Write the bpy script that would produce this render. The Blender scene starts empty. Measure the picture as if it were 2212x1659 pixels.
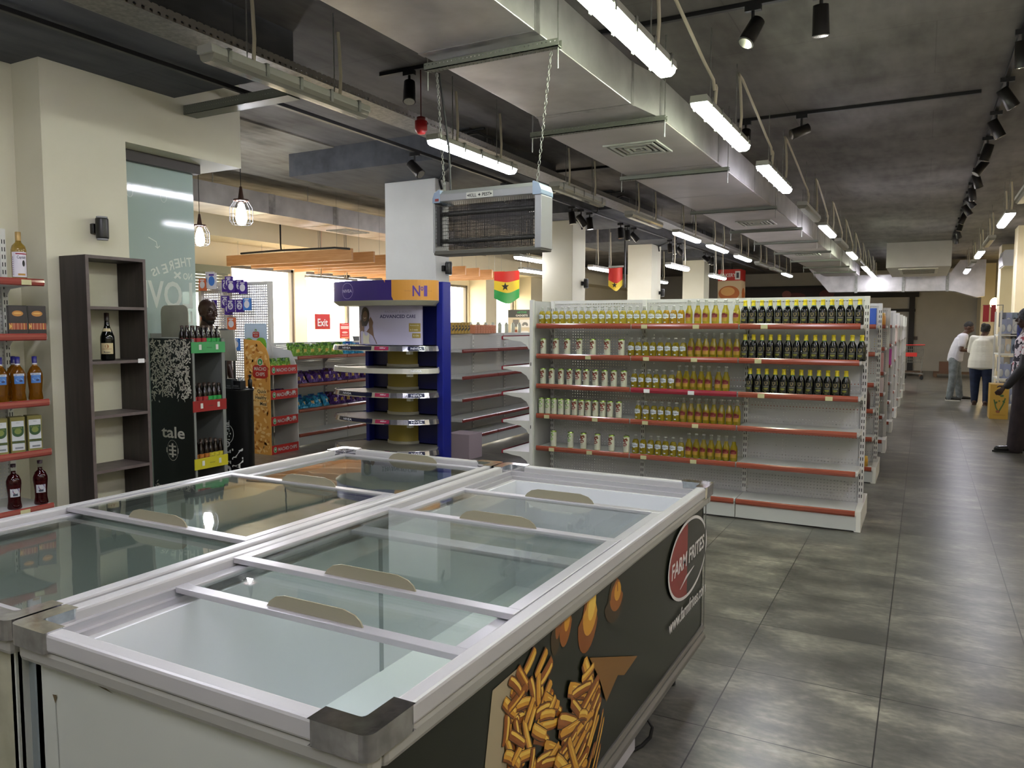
import bpy, bmesh, math, random
from math import sin, cos, pi, radians as R
from mathutils import Vector, Matrix
random.seed(7)
S = bpy.context.scene
C = S.collection
# ------------------------------------------------------------------ camera
_p, _y, _r = R(-4.306), R(-28.2), R(0.0858)
_f = Vector((sin(_y)*cos(_p), cos(_y)*cos(_p), sin(_p)))
_x0 = Vector((cos(_y), -sin(_y), 0)); _u0 = _x0.cross(_f)
_X = _x0*cos(_r) + _u0*sin(_r); _U = -_x0*sin(_r) + _u0*cos(_r)
cam = bpy.data.objects.new('camera', bpy.data.cameras.new('camera')); C.objects.link(cam)
cam.matrix_world = Matrix(((_X.x, _U.x, -_f.x, 0), (_X.y, _U.y, -_f.y, 0), (_X.z, _U.z, -_f.z, 1.56), (0, 0, 0, 1)))
cam.data.sensor_width = 36; cam.data.lens = 36*1656/2212; cam.data.clip_end = 200; cam.data.clip_start = .05
S.camera = cam
S.view_settings.view_transform = 'Standard'; S.view_settings.look = 'None'
S.view_settings.exposure = 1.0; S.view_settings.gamma = 1
try: S.view_settings.use_curve_mapping = False
except Exception: pass
# ------------------------------------------------------------------ daylight
W = bpy.data.worlds.new('world'); S.world = W; W.use_nodes = True
_b = W.node_tree.nodes['Background']; _b.inputs[0].default_value = (1, .93, .82, 1); _b.inputs[1].default_value = 7.0
TUBE = 28.0      # strength of a lit fluorescent cover
S.cycles.use_light_tree = True
S.cycles.max_bounces = 10; S.cycles.diffuse_bounces = 5; S.cycles.glossy_bounces = 5
S.cycles.transparent_max_bounces = 24; S.cycles.sample_clamp_indirect = 6
def portal(loc, rot, sx, sy, col=(1, .9, .74), power=0):
    l = bpy.data.lights.new('daylight', 'AREA'); l.shape = 'RECTANGLE'; l.size = sx; l.size_y = sy
    l.energy = power; l.color = col
    o = bpy.data.objects.new('daylight', l); C.objects.link(o); o.location = loc; o.rotation_euler = rot
    return o
for y0, y1, zt in ((8.3, 9.2, 2.3), (9.3, 10.8, 2.6), (11.1, 13.6, 2.6), (13.9, 17.0, 2.6), (17.65, 19.55, 2.45)):
    portal((-10.7, (y0+y1)/2, zt/2+.1), (0, -pi/2, 0), zt-.2, y1-y0, power=0).data.cycles.is_portal = True

# ------------------------------------------------------------------ materials
def lin(h):
    h = h.lstrip('#'); v = [int(h[i:i+2], 16)/255 for i in (0, 2, 4)]
    return tuple((c/12.92 if c <= .04045 else ((c+.055)/1.055)**2.4) for c in v) + (1,)
M = {}
def mat(name, col='#808080', rough=.5, metal=0., emit=0., ecol=None, spec=None, alpha=None):
    if name in M: return M[name]
    m = bpy.data.materials.new(name); m.use_nodes = True; M[name] = m
    b = m.node_tree.nodes['Principled BSDF']
    c = lin(col) if isinstance(col, str) else col
    b.inputs['Base Color'].default_value = c; b.inputs['Roughness'].default_value = rough; b.inputs['Metallic'].default_value = metal
    if spec is not None: b.inputs['Specular IOR Level'].default_value = spec
    if emit: b.inputs['Emission Color'].default_value = lin(ecol) if ecol else c; b.inputs['Emission Strength'].default_value = emit
    if alpha is not None: b.inputs['Alpha'].default_value = alpha
    m.diffuse_color = c
    return m
class NT:
    def __init__(s, m): s.t = m.node_tree; s.n = s.t.nodes; s.b = s.n.get('Principled BSDF')
    def new(s, ty, **k):
        n = s.n.new(ty)
        for a, v in k.items():
            if a.startswith('i_'):
                key = a[2:]; key = int(key) if key.isdigit() else key.replace('_', ' ')
                n.inputs[key].default_value = v
            else: setattr(n, a, v)
        return n
    def l(s, a, b): s.t.links.new(a, b)
    def math(s, op, a, b=None):
        n = s.new('ShaderNodeMath', operation=op)
        for i, v in enumerate((a, b)):
            if v is None: continue
            if isinstance(v, (int, float)): n.inputs[i].default_value = v
            else: s.l(v, n.inputs[i])
        return n.outputs[0]
    def noise(s, scale, detail=4, vec=None, stretch=None):
        n = s.new('ShaderNodeTexNoise'); n.inputs['Scale'].default_value = scale; n.inputs['Detail'].default_value = detail
        if vec is None: vec = s.new('ShaderNodeTexCoord').outputs['Object']
        if stretch:
            mp = s.new('ShaderNodeMapping'); mp.inputs['Scale'].default_value = stretch; s.l(vec, mp.inputs[0]); vec = mp.outputs[0]
        s.l(vec, n.inputs['Vector']); return n
    def ramp(s, fac, stops):
        r = s.new('ShaderNodeValToRGB'); e = r.color_ramp.elements
        while len(e) > len(stops): e.remove(e[-1])
        while len(e) < len(stops): e.new(.5)
        for k, (p, c) in enumerate(stops): e[k].position = p; e[k].color = lin(c) if isinstance(c, str) else c
        s.l(fac, r.inputs[0]); return r
    def bump(s, h, st=.2, dist=.01):
        b = s.new('ShaderNodeBump'); b.inputs['Strength'].default_value = st; b.inputs['Distance'].default_value = dist
        s.l(h, b.inputs['Height']); s.l(b.outputs[0], s.b.inputs['Normal'])
def noisy(name, c0, c1, scale, rough=.6, metal=0., bump=0., stretch=None, detail=5, lo=.35, hi=.65, dist=.01):
    m = mat(name, c0, rough, metal); t = NT(m); n = t.noise(scale, detail, stretch=stretch)
    r = t.ramp(n.outputs['Fac'], ((lo, c0), (hi, c1))); t.l(r.outputs[0], t.b.inputs['Base Color'])
    if bump: t.bump(n.outputs['Fac'], bump, dist)
    return m
def pegmat(name, col, ax='xz', pitch=.0254, rad=.0042, rough=.4, zmin=-9):
    m = mat(name, col, rough); t = NT(m)
    geo = t.new('ShaderNodeNewGeometry'); sep = t.new('ShaderNodeSeparateXYZ'); t.l(geo.outputs['Position'], sep.inputs[0])
    def cell(o):
        return t.math('SUBTRACT', t.math('FRACT', t.math('DIVIDE', o, pitch)), .5)
    a = cell(sep.outputs[ax[0].upper()]); b = cell(sep.outputs['Z'])
    d = t.math('SQRT', t.math('ADD', t.math('MULTIPLY', a, a), t.math('MULTIPLY', b, b)))
    hole = t.math('LESS_THAN', d, rad/pitch)
    tr = t.new('ShaderNodeBsdfTransparent'); mx = t.new('ShaderNodeMixShader')
    t.l(hole, mx.inputs[0]); t.l(t.b.outputs[0], mx.inputs[1]); t.l(tr.outputs[0], mx.inputs[2])
    t.l(mx.outputs[0], t.n['Material Output'].inputs[0])
    return m
def glassmat(name, tint, gloss=.04, body=None, bodyfac=0., wave=0., f0=1.5):
    m = mat(name, '#ffffff'); t = NT(m)
    tr = t.new('ShaderNodeBsdfTransparent'); tr.inputs[0].default_value = tint
    gl = t.new('ShaderNodeBsdfGlossy'); gl.inputs['Roughness'].default_value = gloss
    lw = t.new('ShaderNodeLayerWeight'); lw.inputs[0].default_value = .5; r0 = ((f0-1)/(f0+1))**2
    fr = t.math('ADD', r0, t.math('MULTIPLY', 1-r0, t.math('POWER', lw.outputs['Facing'], 5)))
    if wave:
        n = t.noise(2.2, 2); bp = t.new('ShaderNodeBump'); bp.inputs['Strength'].default_value = wave; bp.inputs['Distance'].default_value = .03
        t.l(n.outputs['Fac'], bp.inputs['Height']); t.l(bp.outputs[0], gl.inputs['Normal'])
    base = tr.outputs[0]
    if body:
        df = t.new('ShaderNodeBsdfDiffuse'); df.inputs[0].default_value = lin(body)
        tl = t.new('ShaderNodeBsdfTranslucent'); tl.inputs[0].default_value = lin(body)
        m1 = t.new('ShaderNodeMixShader'); m1.inputs[0].default_value = .5; t.l(df.outputs[0], m1.inputs[1]); t.l(tl.outputs[0], m1.inputs[2])
        m2 = t.new('ShaderNodeMixShader'); m2.inputs[0].default_value = bodyfac; t.l(base, m2.inputs[1]); t.l(m1.outputs[0], m2.inputs[2]); base = m2.outputs[0]
    mx = t.new('ShaderNodeMixShader'); t.l(fr, mx.inputs[0]); t.l(base, mx.inputs[1]); t.l(gl.outputs[0], mx.inputs[2])
    t.l(mx.outputs[0], t.n['Material Output'].inputs[0])
    return m
# --- surfaces
def floor_mat():
    m = mat('floor tile', '#4a4a46', .3); t = NT(m)
    tc = t.new('ShaderNodeNewGeometry').outputs['Position']
    mp = t.new('ShaderNodeMapping'); mp.inputs['Location'].default_value = (.106, .033, 0); t.l(tc, mp.inputs[0])
    br = t.new('ShaderNodeTexBrick'); br.offset = 0; br.squash = 1
    for k, v in (('Scale', 1), ('Brick Width', .597), ('Row Height', .587), ('Mortar Size', .0028), ('Mortar Smooth', .1), ('Bias', 0)): br.inputs[k].default_value = v
    br.inputs['Color1'].default_value = (.36, .36, .36, 1); br.inputs['Color2'].default_value = (.6, .6, .6, 1); br.inputs['Mortar'].default_value = (.5, .5, .5, 1)
    t.l(mp.outputs[0], br.inputs['Vector'])
    n1 = t.noise(2.6, 12, tc, (1, 1.8, 1)); n2 = t.noise(22, 8, tc, (1, 2, 1)); n1.inputs['Roughness'].default_value = .62
    f = t.math('ADD', t.math('MULTIPLY', n1.outputs['Fac'], .75), t.math('MULTIPLY', n2.outputs['Fac'], .25))
    f = t.math('ADD', f, t.math('MULTIPLY', t.math('SUBTRACT', br.outputs['Color'], .5), .35))
    r = t.ramp(f, ((.36, '#42423c'), (.48, '#57564f'), (.57, '#6e6c62'), (.68, '#918d7f')))
    mx = t.new('ShaderNodeMix', data_type='RGBA'); t.l(br.outputs['Fac'], mx.inputs[0]); t.l(r.outputs[0], mx.inputs[6]); mx.inputs[7].default_value = lin('#1c1b19')
    t.l(mx.outputs[2], t.b.inputs['Base Color'])
    rr = t.new('ShaderNodeMapRange'); rr.inputs['To Min'].default_value = .27; rr.inputs['To Max'].default_value = .35; t.l(n1.outputs['Fac'], rr.inputs[0]); t.l(rr.outputs[0], t.b.inputs['Roughness'])
    t.bump(t.math('MULTIPLY', br.outputs['Fac'], -1), .15, .002)
    return m
def slab_mat(name, c0, c1, c2):
    m = mat(name, c0, .85); t = NT(m); tc = t.new('ShaderNodeNewGeometry').outputs['Position']
    n = t.noise(1.6, 9, tc); n2 = t.noise(9, 6, tc, (1, .25, 1))
    br = t.new('ShaderNodeTexBrick'); br.offset = .5
    for k, v in (('Scale', 1), ('Brick Width', 2.4), ('Row Height', 1.2), ('Mortar Size', .006), ('Mortar Smooth', .6)): br.inputs[k].default_value = v
    t.l(tc, br.inputs['Vector'])
    f = t.math('ADD', t.math('MULTIPLY', n.outputs['Fac'], .6), t.math('MULTIPLY', n2.outputs['Fac'], .4))
    f = t.math('SUBTRACT', f, t.math('MULTIPLY', br.outputs['Fac'], .08))
    r = t.ramp(f, ((.3, c0), (.5, c1), (.72, c2))); t.l(r.outputs[0], t.b.inputs['Base Color'])
    t.bump(f, .35, .02); return m
floor_m = floor_mat()
slab_m = slab_mat('concrete slab', '#464340', '#63605c', '#787470')
slabw_m = slab_mat('pale concrete slab', '#5c584f', '#8f8a7e', '#aaa598')
cream = noisy('cream paint', '#ccc9b3', '#d3d1bd', 1.2, .7)
creamw = noisy('cream wall', '#e2d6b4', '#e8dcbc', 1.2, .7)
whitep = noisy('white paint', '#d3d5d2', '#dcdedb', 2, .6)
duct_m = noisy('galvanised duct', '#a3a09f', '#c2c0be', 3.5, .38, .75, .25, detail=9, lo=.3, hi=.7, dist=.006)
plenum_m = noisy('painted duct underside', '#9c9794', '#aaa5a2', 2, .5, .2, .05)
galv = noisy('galvanised steel', '#7d7e78', '#94958f', 20, .45, .8)
darkgalv = noisy('grey strut', '#55584f', '#666a60', 15, .5, .5)
alu = noisy('aluminium profile', '#b4b3b6', '#c0bfc2', 1, .32, .55, stretch=(1, 1, 30))
pvc = mat('white pvc rim', '#a8a8a7', .3)
chrome = noisy('chrome cap', '#d8d8dc', '#bdbdc0', 30, .1, 1., .02)
fbody = noisy('freezer white sheet', '#a9aea5', '#b2b6ae', 1.5, .45)
fstain = noisy('stained sheet', '#8d8d78', '#a2a18c', 9, .6)
finner = mat('freezer liner', '#d0d3d4', .4)
black = mat('black plastic', '#0d0d0e', .45)
blackm = mat('black metal', '#151514', .38)
gwhite = mat('shelf white enamel', '#c6c7c5', .35)
gwhite2 = mat('shelf upright enamel', '#cfcfcb', .4)
rail_m = mat('red price rail', '#8c4432', .16, spec=.8)
railp = mat('dark red price rail', '#8a2433', .22)
tag_m = mat('price tag', '#b9b58a', .5)
tagw = mat('white price tag', '#d4d4d6', .5)
peg_x = pegmat('pegboard', '#b5b6b4', 'xz')
peg_y = pegmat('pegboard side', '#b5b6b4', 'yz')
peg_b = pegmat('bright pegboard', '#c9cbd6', 'xz', .036, .0095)
wood = noisy('pine slat', '#c08a55', '#cf9c68', 3, .55, stretch=(1, 1, 14))
darkwood = noisy('dark wenge board', '#231d1b', '#332b28', 30, .45, stretch=(1, 1, .1), bump=.1, dist=.002)
edgewood = noisy('grey edge band', '#544a48', '#605654', 20, .5)
lidglass = glassmat('lid glass', (.93, .96, .945, 1), .02)
lidglassw = glassmat('wavy lid glass', (.72, .76, .73, 1), .02, wave=.05, f0=1.8)
storeglass = glassmat('shop window glass', (.97, .97, .95, 1), .02)
frost = glassmat('frosted film glass', (.7, .78, .77, 1), .06, '#c3d3d0', .8)
letterfrost = glassmat('frosted lettering', (.3, .33, .33, 1), .1, '#f2f6ee', .97)
tube_on = mat('lit fluorescent cover', '#ffffff', .4, emit=TUBE, ecol='#f4f2ff')
tube_gn = mat('lit fluorescent cover aged', '#ffffff', .4, emit=TUBE, ecol='#f6ffe4')
tube_off = glassmat('clear lamp cover', (.8, .8, .76, 1), .08, '#b9b8ac', .45)
base_m = mat('lamp housing', '#8f8f86', .5)
conduit_m = mat('cream conduit', '#b5ae98', .45)
bulb_m = mat('lit bulb', '#ffffff', .3, emit=110, ecol='#f4f6ff')
skin_d = mat('dark skin', '#35211a', .42); skin_d2 = mat('brown skin', '#4a2e22', .45)
hair_m = noisy('black hair', '#0b0a0a', '#161413', 90, .75, bump=.6)
rubber = mat('rubber', '#101010', .6)
# ------------------------------------------------------------------ mesh helpers
class MB:
    def __init__(s): s.v = []; s.f = []; s.m = []; s.sm = []
    def add(s, vs, fs, m=0, smooth=False):
        o = len(s.v); s.v += [Vector(v) for v in vs]
        for f in fs: s.f.append([i+o for i in f]); s.m.append(m); s.sm.append(smooth)
    def box(s, x0, x1, y0, y1, z0, z1, m=0):
        s.add([(x0,y0,z0),(x1,y0,z0),(x1,y1,z0),(x0,y1,z0),(x0,y0,z1),(x1,y0,z1),(x1,y1,z1),(x0,y1,z1)],
              [(0,3,2,1),(4,5,6,7),(0,1,5,4),(1,2,6,5),(2,3,7,6),(3,0,4,7)], m); return s
    def prism(s, pts, a, b, ax, m=0, smooth=False):
        """outline pts (2d) extruded along axis ax from a to b"""
        def P(p, h): return {'x': (h, p[0], p[1]), 'y': (p[0], h, p[1]), 'z': (p[0], p[1], h)}[ax]
        n = len(pts); s.add([P(p, a) for p in pts] + [P(p, b) for p in pts],
              [tuple(range(n))[::-1], tuple(range(n, 2*n))], m)
        s.add([P(p, a) for p in pts] + [P(p, b) for p in pts], [(i, (i+1) % n, (i+1) % n+n, i+n) for i in range(n)], m, smooth); return s
    def tube(s, pts, r, n=8, m=0, caps=True):
        pts = [Vector(p) for p in pts]; rs = r if isinstance(r, (list, tuple)) else [r]*len(pts)
        vs = []; up = None
        for i, p in enumerate(pts):
            d = (pts[min(i+1, len(pts)-1)] - pts[max(i-1, 0)]).normalized()
            if up is None: up = Vector((0, 0, 1)) if abs(d.z) < .9 else Vector((1, 0, 0))
            a = d.cross(up).normalized(); b = a.cross(d).normalized(); up = b
            vs += [p + (a*cos(2*pi*k/n) + b*sin(2*pi*k/n))*rs[i] for k in range(n)]
        fs = [(i*n+k, i*n+(k+1) % n, (i+1)*n+(k+1) % n, (i+1)*n+k) for i in range(len(pts)-1) for k in range(n)]
        s.add(vs, fs, m, True)
        if caps: s.add(vs[:n], [tuple(range(n))], m); s.add(vs[-n:], [tuple(range(n))[::-1]], m)
        return s
    def lathe(s, prof, c=(0, 0, 0), n=20, mf=None, m=0, sx=1, sy=1, smooth=True):
        c = Vector(c); vs = [c + Vector((r*cos(2*pi*k/n)*sx, r*sin(2*pi*k/n)*sy, z)) for r, z in prof for k in range(n)]
        for i in range(len(prof)-1):
            for k in range(n):
                mm = mf(i, k, n, (prof[i][1]+prof[i+1][1])/2) if mf else m
                s.f.append([len(s.v)+i*n+k, len(s.v)+i*n+(k+1) % n, len(s.v)+(i+1)*n+(k+1) % n, len(s.v)+(i+1)*n+k]); s.m.append(mm); s.sm.append(smooth)
        s.v += vs; return s
    def ell(s, c, r, n=14, m=0, rot=None):
        pr = [(max(1e-4, sin(pi*i/n)), -cos(pi*i/n)) for i in range(n+1)]
        c = Vector(c); vs = []
        for a, z in pr:
            for k in range(n):
                q = Vector((a*cos(2*pi*k/n)*r[0], a*sin(2*pi*k/n)*r[1], z*r[2]))
                if rot: q = rot @ q
                vs.append(c+q)
        s.add(vs, [(i*n+k, i*n+(k+1) % n, (i+1)*n+(k+1) % n, (i+1)*n+k) for i in range(n) for k in range(n)], m, True); return s
    def cap(s, a, b, ra, rb, n=12, m=0):
        a, b = Vector(a), Vector(b); d = (b-a); L = d.length; d.normalize()
        pts = []; rs = []
        for t in (-1, -.8, -.5): pts.append(a + d*ra*t); rs.append(ra*math.sqrt(max(1e-6, 1-t*t)))
        for t in (0, .25, .5, .75, 1): pts.append(a + d*L*t); rs.append(ra + (rb-ra)*t)
        for t in (.5, .8, 1): pts.append(b + d*rb*t); rs.append(rb*math.sqrt(max(1e-6, 1-t*t)))
        s.tube(pts, rs, n, m); return s
    def build(s, name, mats, parent=None, bevel=0, seg=2, rot=None):
        me = bpy.data.meshes.new(name)
        if not isinstance(mats, (list, tuple)): mats = [mats]
        off = Vector((0, 0, 0)); p = parent
        while p is not None: off = off + p.location; p = p.parent
        vs = s.v
        if parent is None:
            xs = [v.x for v in vs]; ys = [v.y for v in vs]; zs = [v.z for v in vs]
            off = Vector(((min(xs)+max(xs))/2, (min(ys)+max(ys))/2, min(zs)))
        me.from_pydata([v-off for v in vs], [], s.f)
        for k in mats: me.materials.append(k)
        me.polygons.foreach_set('material_index', s.m); me.polygons.foreach_set('use_smooth', s.sm); me.update()
        o = bpy.data.objects.new(name, me); C.objects.link(o)
        if parent is None: o.location = off
        else: o.parent = parent
        if bevel:
            b = o.modifiers.new('bevel', 'BEVEL'); b.width = bevel; b.segments = seg; b.limit_method = 'ANGLE'; b.angle_limit = R(40)
        return o
def thing(name, label, cat, loc=(0, 0, 0), group=None):
    o = bpy.data.objects.new(name, None); C.objects.link(o); o.location = loc; o.empty_display_size = .1
    return tag(o, label, cat, group)
def tag(o, label=None, cat=None, group=None):
    if label: o['label'] = label
    if cat: o['category'] = cat
    if group: o['group'] = group
    return o
def struct(o, label=None, cat=None):
    o['kind'] = 'structure'
    if label: o['label'] = label
    if cat: o['category'] = cat
    return o
def dup(root, loc, label=None, group=None, rz=None):
    def cp(o, par):
        c = o.copy(); C.objects.link(c)
        if par is not None: c.parent = par
        for ch in list(o.children): cp(ch, c)
        return c
    r = cp(root, None); r.location = loc
    if rz is not None: r.rotation_euler = (0, 0, rz)
    if label: r['label'] = label
    if group: r['group'] = group
    return r
def B(x0, x1, y0, y1, z0, z1, m=0): return MB().box(x0, x1, y0, y1, z0, z1, m)
_glyph = {}
def glyphs(txt, bold=False):
    k = (txt, bold)
    if k in _glyph: return _glyph[k]
    cu = bpy.data.curves.new('t', 'FONT'); cu.body = txt; cu.size = 1; cu.resolution_u = 3
    if bold: cu.offset = .018
    o = bpy.data.objects.new('t', cu); C.objects.link(o)
    me = o.to_mesh(); V = [(v.co.x, v.co.y) for v in me.vertices]; F = [tuple(p.vertices) for p in me.polygons]
    o.to_mesh_clear(); bpy.data.objects.remove(o); bpy.data.curves.remove(cu)
    x0 = min(v[0] for v in V); x1 = max(v[0] for v in V)
    V = [(v[0]-x0, v[1]) for v in V]; _glyph[k] = (V, F, x1-x0); return _glyph[k]
class Art:
    """flat print: polygons in (u, v) with a layer number, mapped on a surface"""
    def __init__(s): s.p = []; s.k = 0
    def poly(s, pts, m, lay=None):
        s.k += 1; s.p.append((pts, [tuple(range(len(pts)))], m, s.k if lay is None else lay)); return s
    def rect(s, u0, v0, u1, v1, m, n=1):
        for i in range(n):
            a = u0+(u1-u0)*i/n; b = u0+(u1-u0)*(i+1)/n
            s.p.append(([(a, v0), (b, v0), (b, v1), (a, v1)], [(0, 1, 2, 3)], m, s.k+1))
        s.k += 1; return s
    def ell(s, u, v, a, b, m, n=28, rot=0):
        return s.poly([(u + a*cos(2*pi*k/n)*cos(rot) - b*sin(2*pi*k/n)*sin(rot), v + a*cos(2*pi*k/n)*sin(rot) + b*sin(2*pi*k/n)*cos(rot)) for k in range(n)], m)
    def ring(s, u, v, a, b, w, m, n=36):
        o = [(u+a*cos(2*pi*k/n), v+b*sin(2*pi*k/n)) for k in range(n)]; i = [(u+(a-w)*cos(2*pi*k/n), v+(b-w)*sin(2*pi*k/n)) for k in range(n)]
        s.k += 1; s.p.append((o+i, [(k, (k+1) % n, n+(k+1) % n, n+k) for k in range(n)], m, s.k)); return s
    def line(s, pts, w, m):
        L = []; Rr = []
        for i, p in enumerate(pts):
            q = pts[min(i+1, len(pts)-1)]; r = pts[max(i-1, 0)]; d = Vector((q[0]-r[0], q[1]-r[1]))
            d = d.normalized() if d.length > 1e-9 else Vector((1, 0)); n = Vector((-d.y, d.x))*(w/2 if isinstance(w, (int, float)) else w[i]/2)
            L.append((p[0]+n.x, p[1]+n.y)); Rr.append((p[0]-n.x, p[1]-n.y))
        n = len(pts); s.k += 1
        s.p.append((L+Rr, [(i+n, i+1+n, i+1, i) for i in range(n-1)], m, s.k)); return s
    def text(s, txt, u, v, size, m, align='c', width=None, bold=False, rot=0, slant=0):
        V, F, w = glyphs(txt, bold); sc = size; sx = (width/w if width else sc)
        dx = {'c': -w*sx/2, 'l': 0, 'r': -w*sx}[align]; s.k += 1
        pts = []
        for a, b in V:
            x = a*sx + dx + b*sc*slant; y = b*sc
            pts.append((u + x*cos(rot) - y*sin(rot), v + x*sin(rot) + y*cos(rot)))
        s.p.append((pts, F, m, s.k)); return s
    def put(s, mb, fn, eps=.0004):
        for pts, fs, m, k in s.p: mb.add([fn(u, v, k*eps) for u, v in pts], fs, m)
        return mb
def plane(o, U, V, N, e0=.001):
    o, U, V, N = map(Vector, (o, U, V, N)); return lambda u, v, h: o + U*u + V*v + N*(h+e0)
def cyl(r, ang0=-pi/2, z0=0, c=(0, 0)):   # wrap art on a vertical cylinder, u=0 faces ang0
    return lambda u, v, h: Vector((c[0]+(r+h+.0004)*cos(ang0+u/r), c[1]+(r+h+.0004)*sin(ang0+u/r), z0+v))
FX = lambda x, y=0, z=0: plane((x, y, z), (0, 1, 0), (0, 0, 1), (1, 0, 0))      # faces +X, u along +Y
FY = lambda y, x=0, z=0: plane((x, y, z), (1, 0, 0), (0, 0, 1), (0, -1, 0))     # faces -Y, u along +X
ORD = 'first second third fourth fifth sixth seventh eighth ninth tenth eleventh twelfth thirteenth fourteenth fifteenth sixteenth seventeenth eighteenth nineteenth twentieth twenty-first'.split()
# ================================================================== setting
fl = struct(B(-10.4, 2.0, -3, 31.2, -.1, 0).build('floor', floor_m), 'dark grey stone tile floor with thin joints', 'floor')
struct(B(-30, -10.4, 0, 34, -.2, -.1).build('ground', noisy('pale paving', '#b8ae9c', '#c4bbaa', 1, .8)), 'sunlit pale paving outside the shop windows', 'ground')
struct(B(-10.8, 2.2, -3.2, 31.4, 3.6, 3.8).build('ceiling', slab_m), 'bare dark grey concrete ceiling slab', 'ceiling')
n = 0
for y0, y1 in ((1.6, 4.13), (6.89, 9.0), (11.0, 13.2), (15.2, 17.4), (19.6, 21.8)):
    n += 1; m = slab_mat('blue grey drop', '#34363a', '#4c4f54', '#5e6064')
    xr = -3.95 if n == 1 else -4.2
    struct(B(-6.69, xr, y0, y1, 3.32, 3.6).build('trim_%d' % n, m), 'dark concrete drop panel under the ceiling, number %s from the front' % ORD[n-1], 'beam')
struct(B(-10.4, -6.0, 4.9, 19.3, 3.585, 3.6).build('trim_6', slabw_m), 'paler board-marked concrete soffit over the checkout room', 'ceiling')
wl = MB().box(-5.75, -5.5, -3, 3.7, 0, 3.6).box(-5.5, -5.19, 3.09, 3.7, 0, 3.6)
wl.box(-5.75, -5.19, 3.7, 4.78, 2.9, 3.6)
struct(wl.build('wall_left', cream), 'cream wall with a pilaster and a bulkhead over the frosted glass', 'wall')
struct(B(-10.4, -5.75, 3.0, 3.2, 0, 3.6).build('wall_side', creamw), 'cream side wall of the checkout room', 'wall')
# shop front wall with openings
ops = [(8.3, 9.2, 2.55), (9.3, 10.8, 2.6), (11.1, 13.6, 2.6), (13.9, 17.0, 2.6), (17.65, 19.55, 2.9)]
ww = MB(); y = 3.0
for a, b, zt in ops:
    ww.box(-10.62, -10.4, y, a, 0, 3.6); ww.box(-10.62, -10.4, a, b, zt, 3.6); y = b
ww.box(-10.62, -10.4, y, 31.4, 0, 3.6); ww.box(-10.4, -9.9, 17.05, 17.6, 0, 3.6); ww.box(-10.4, -9.9, 19.6, 20.6, 0, 3.6)
ww.box(-10.4, -9.7, 4, 31, 2.95, 3.3)
struct(ww.build('wall_front', creamw), 'cream shop front wall pierced by bright windows', 'wall')
framem = mat('taupe window frame', '#6b6354', .5)
for i, (a, b, zt) in enumerate(ops):
    w = thing('window_%d' % (i+1), None, None, (-10.5, (a+b)/2, 0)); struct(w, '%s bright shop window from the left, taupe frame' % ORD[i], 'window')
    f = MB(); t = .05
    f.box(-10.52, -10.44, a, a+t, 0, zt).box(-10.52, -10.44, b-t, b, 0, zt).box(-10.52, -10.44, a, b, zt-t, zt).box(-10.52, -10.44, a, b, 0, t)
    if b-a > 2: f.box(-10.52, -10.44, (a+b)/2-.03, (a+b)/2+.03, 0, zt)
    f.build('window_frame', framem, w)
    B(-10.49, -10.48, a+t, b-t, t, zt-t).build('pane', storeglass, w)
# roller shutters
shut = mat('grey green shutter', '#8d9079', .6)
for i, (a, b, z0, z1, lb) in enumerate(((8.3, 9.2, 2.1, 2.55, 'half-lowered grey slatted shutter in the leftmost shop window'), (17.66, 19.54, 2.42, 2.9, 'grey-green roller shutter rolled up above the window behind the flag'))):
    s = MB(); k = int((z1-z0)/.05)
    for j in range(k): s.box(-10.395, -10.36, a, b, z0+j*.05, z0+j*.05+.042)
    s.box(-10.395, -10.3, a, b, z1-.12, z1)
    tag(s.build('roller_shutter', shut), lb, 'shutter')
# back wall, dark opening and frames
struct(B(-10.6, 2.2, 31.0, 31.3, 0, 3.6).build('wall_back', noisy('grey back wall', '#a8a59c', '#b3b0a7', 1, .7)), 'plain grey-beige back wall', 'wall')
dk = mat('dark header', '#1d1a18', .6)
struct(MB().box(-6.5, -.2, 30.9, 31.0, 2.62, 3.1).box(-2.0, -1.85, 30.88, 31, 0, 2.62).box(-.5, -.32, 30.88, 31, 0, 2.62).box(-2, -.3, 30.9, 31, 2.1, 2.2).build('door_1', dk), 'dark framed opening in the back wall', 'door')
mur = Art().rect(-6.4, 2.0, -2.4, 2.95, 0)
for k in range(16):
    mur.ell(random.uniform(-6.1, -2.7), random.uniform(2.2, 2.8), random.uniform(.15, .4), random.uniform(.08, .2), random.choice((1, 2, 3)), 12)
mo = MB().box(-6.45, -2.35, 30.84, 30.9, 1.95, 3.0, 0); mur.put(mo, FY(30.84), .002)
tag(mo.build('wall_mural', [mat('mural dark', '#231312', .5), mat('mural red', '#5d2320', .5), mat('mural pink', '#8a4a44', .5), mat('mural green', '#31512a', .5)]), 'dark red meat mural high on the back wall', 'mural')
struct(MB().box(1.95, 2.15, -3, 31.2, 0, 3.6).build('wall_right', creamw), 'cream right-hand wall', 'wall')
rw = 0
for y0, y1, x in ((13.9, 14.5, 1.75), (18.6, 19.3, 1.6), (22.6, 23.4, 1.62), (29.0, 31.0, 1.58)):
    rw += 1; struct(B(x, 1.95, y0, y1, 0, 3.6).build('trim_%d' % (6+rw), creamw), 'cream pilaster on the right wall, %s from the front' % ORD[rw-1], 'pilaster')
struct(B(-5.75, 2.2, -3.2, -3, 0, 3.6).build('wall_near', cream), 'cream wall behind the viewer', 'wall')
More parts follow.
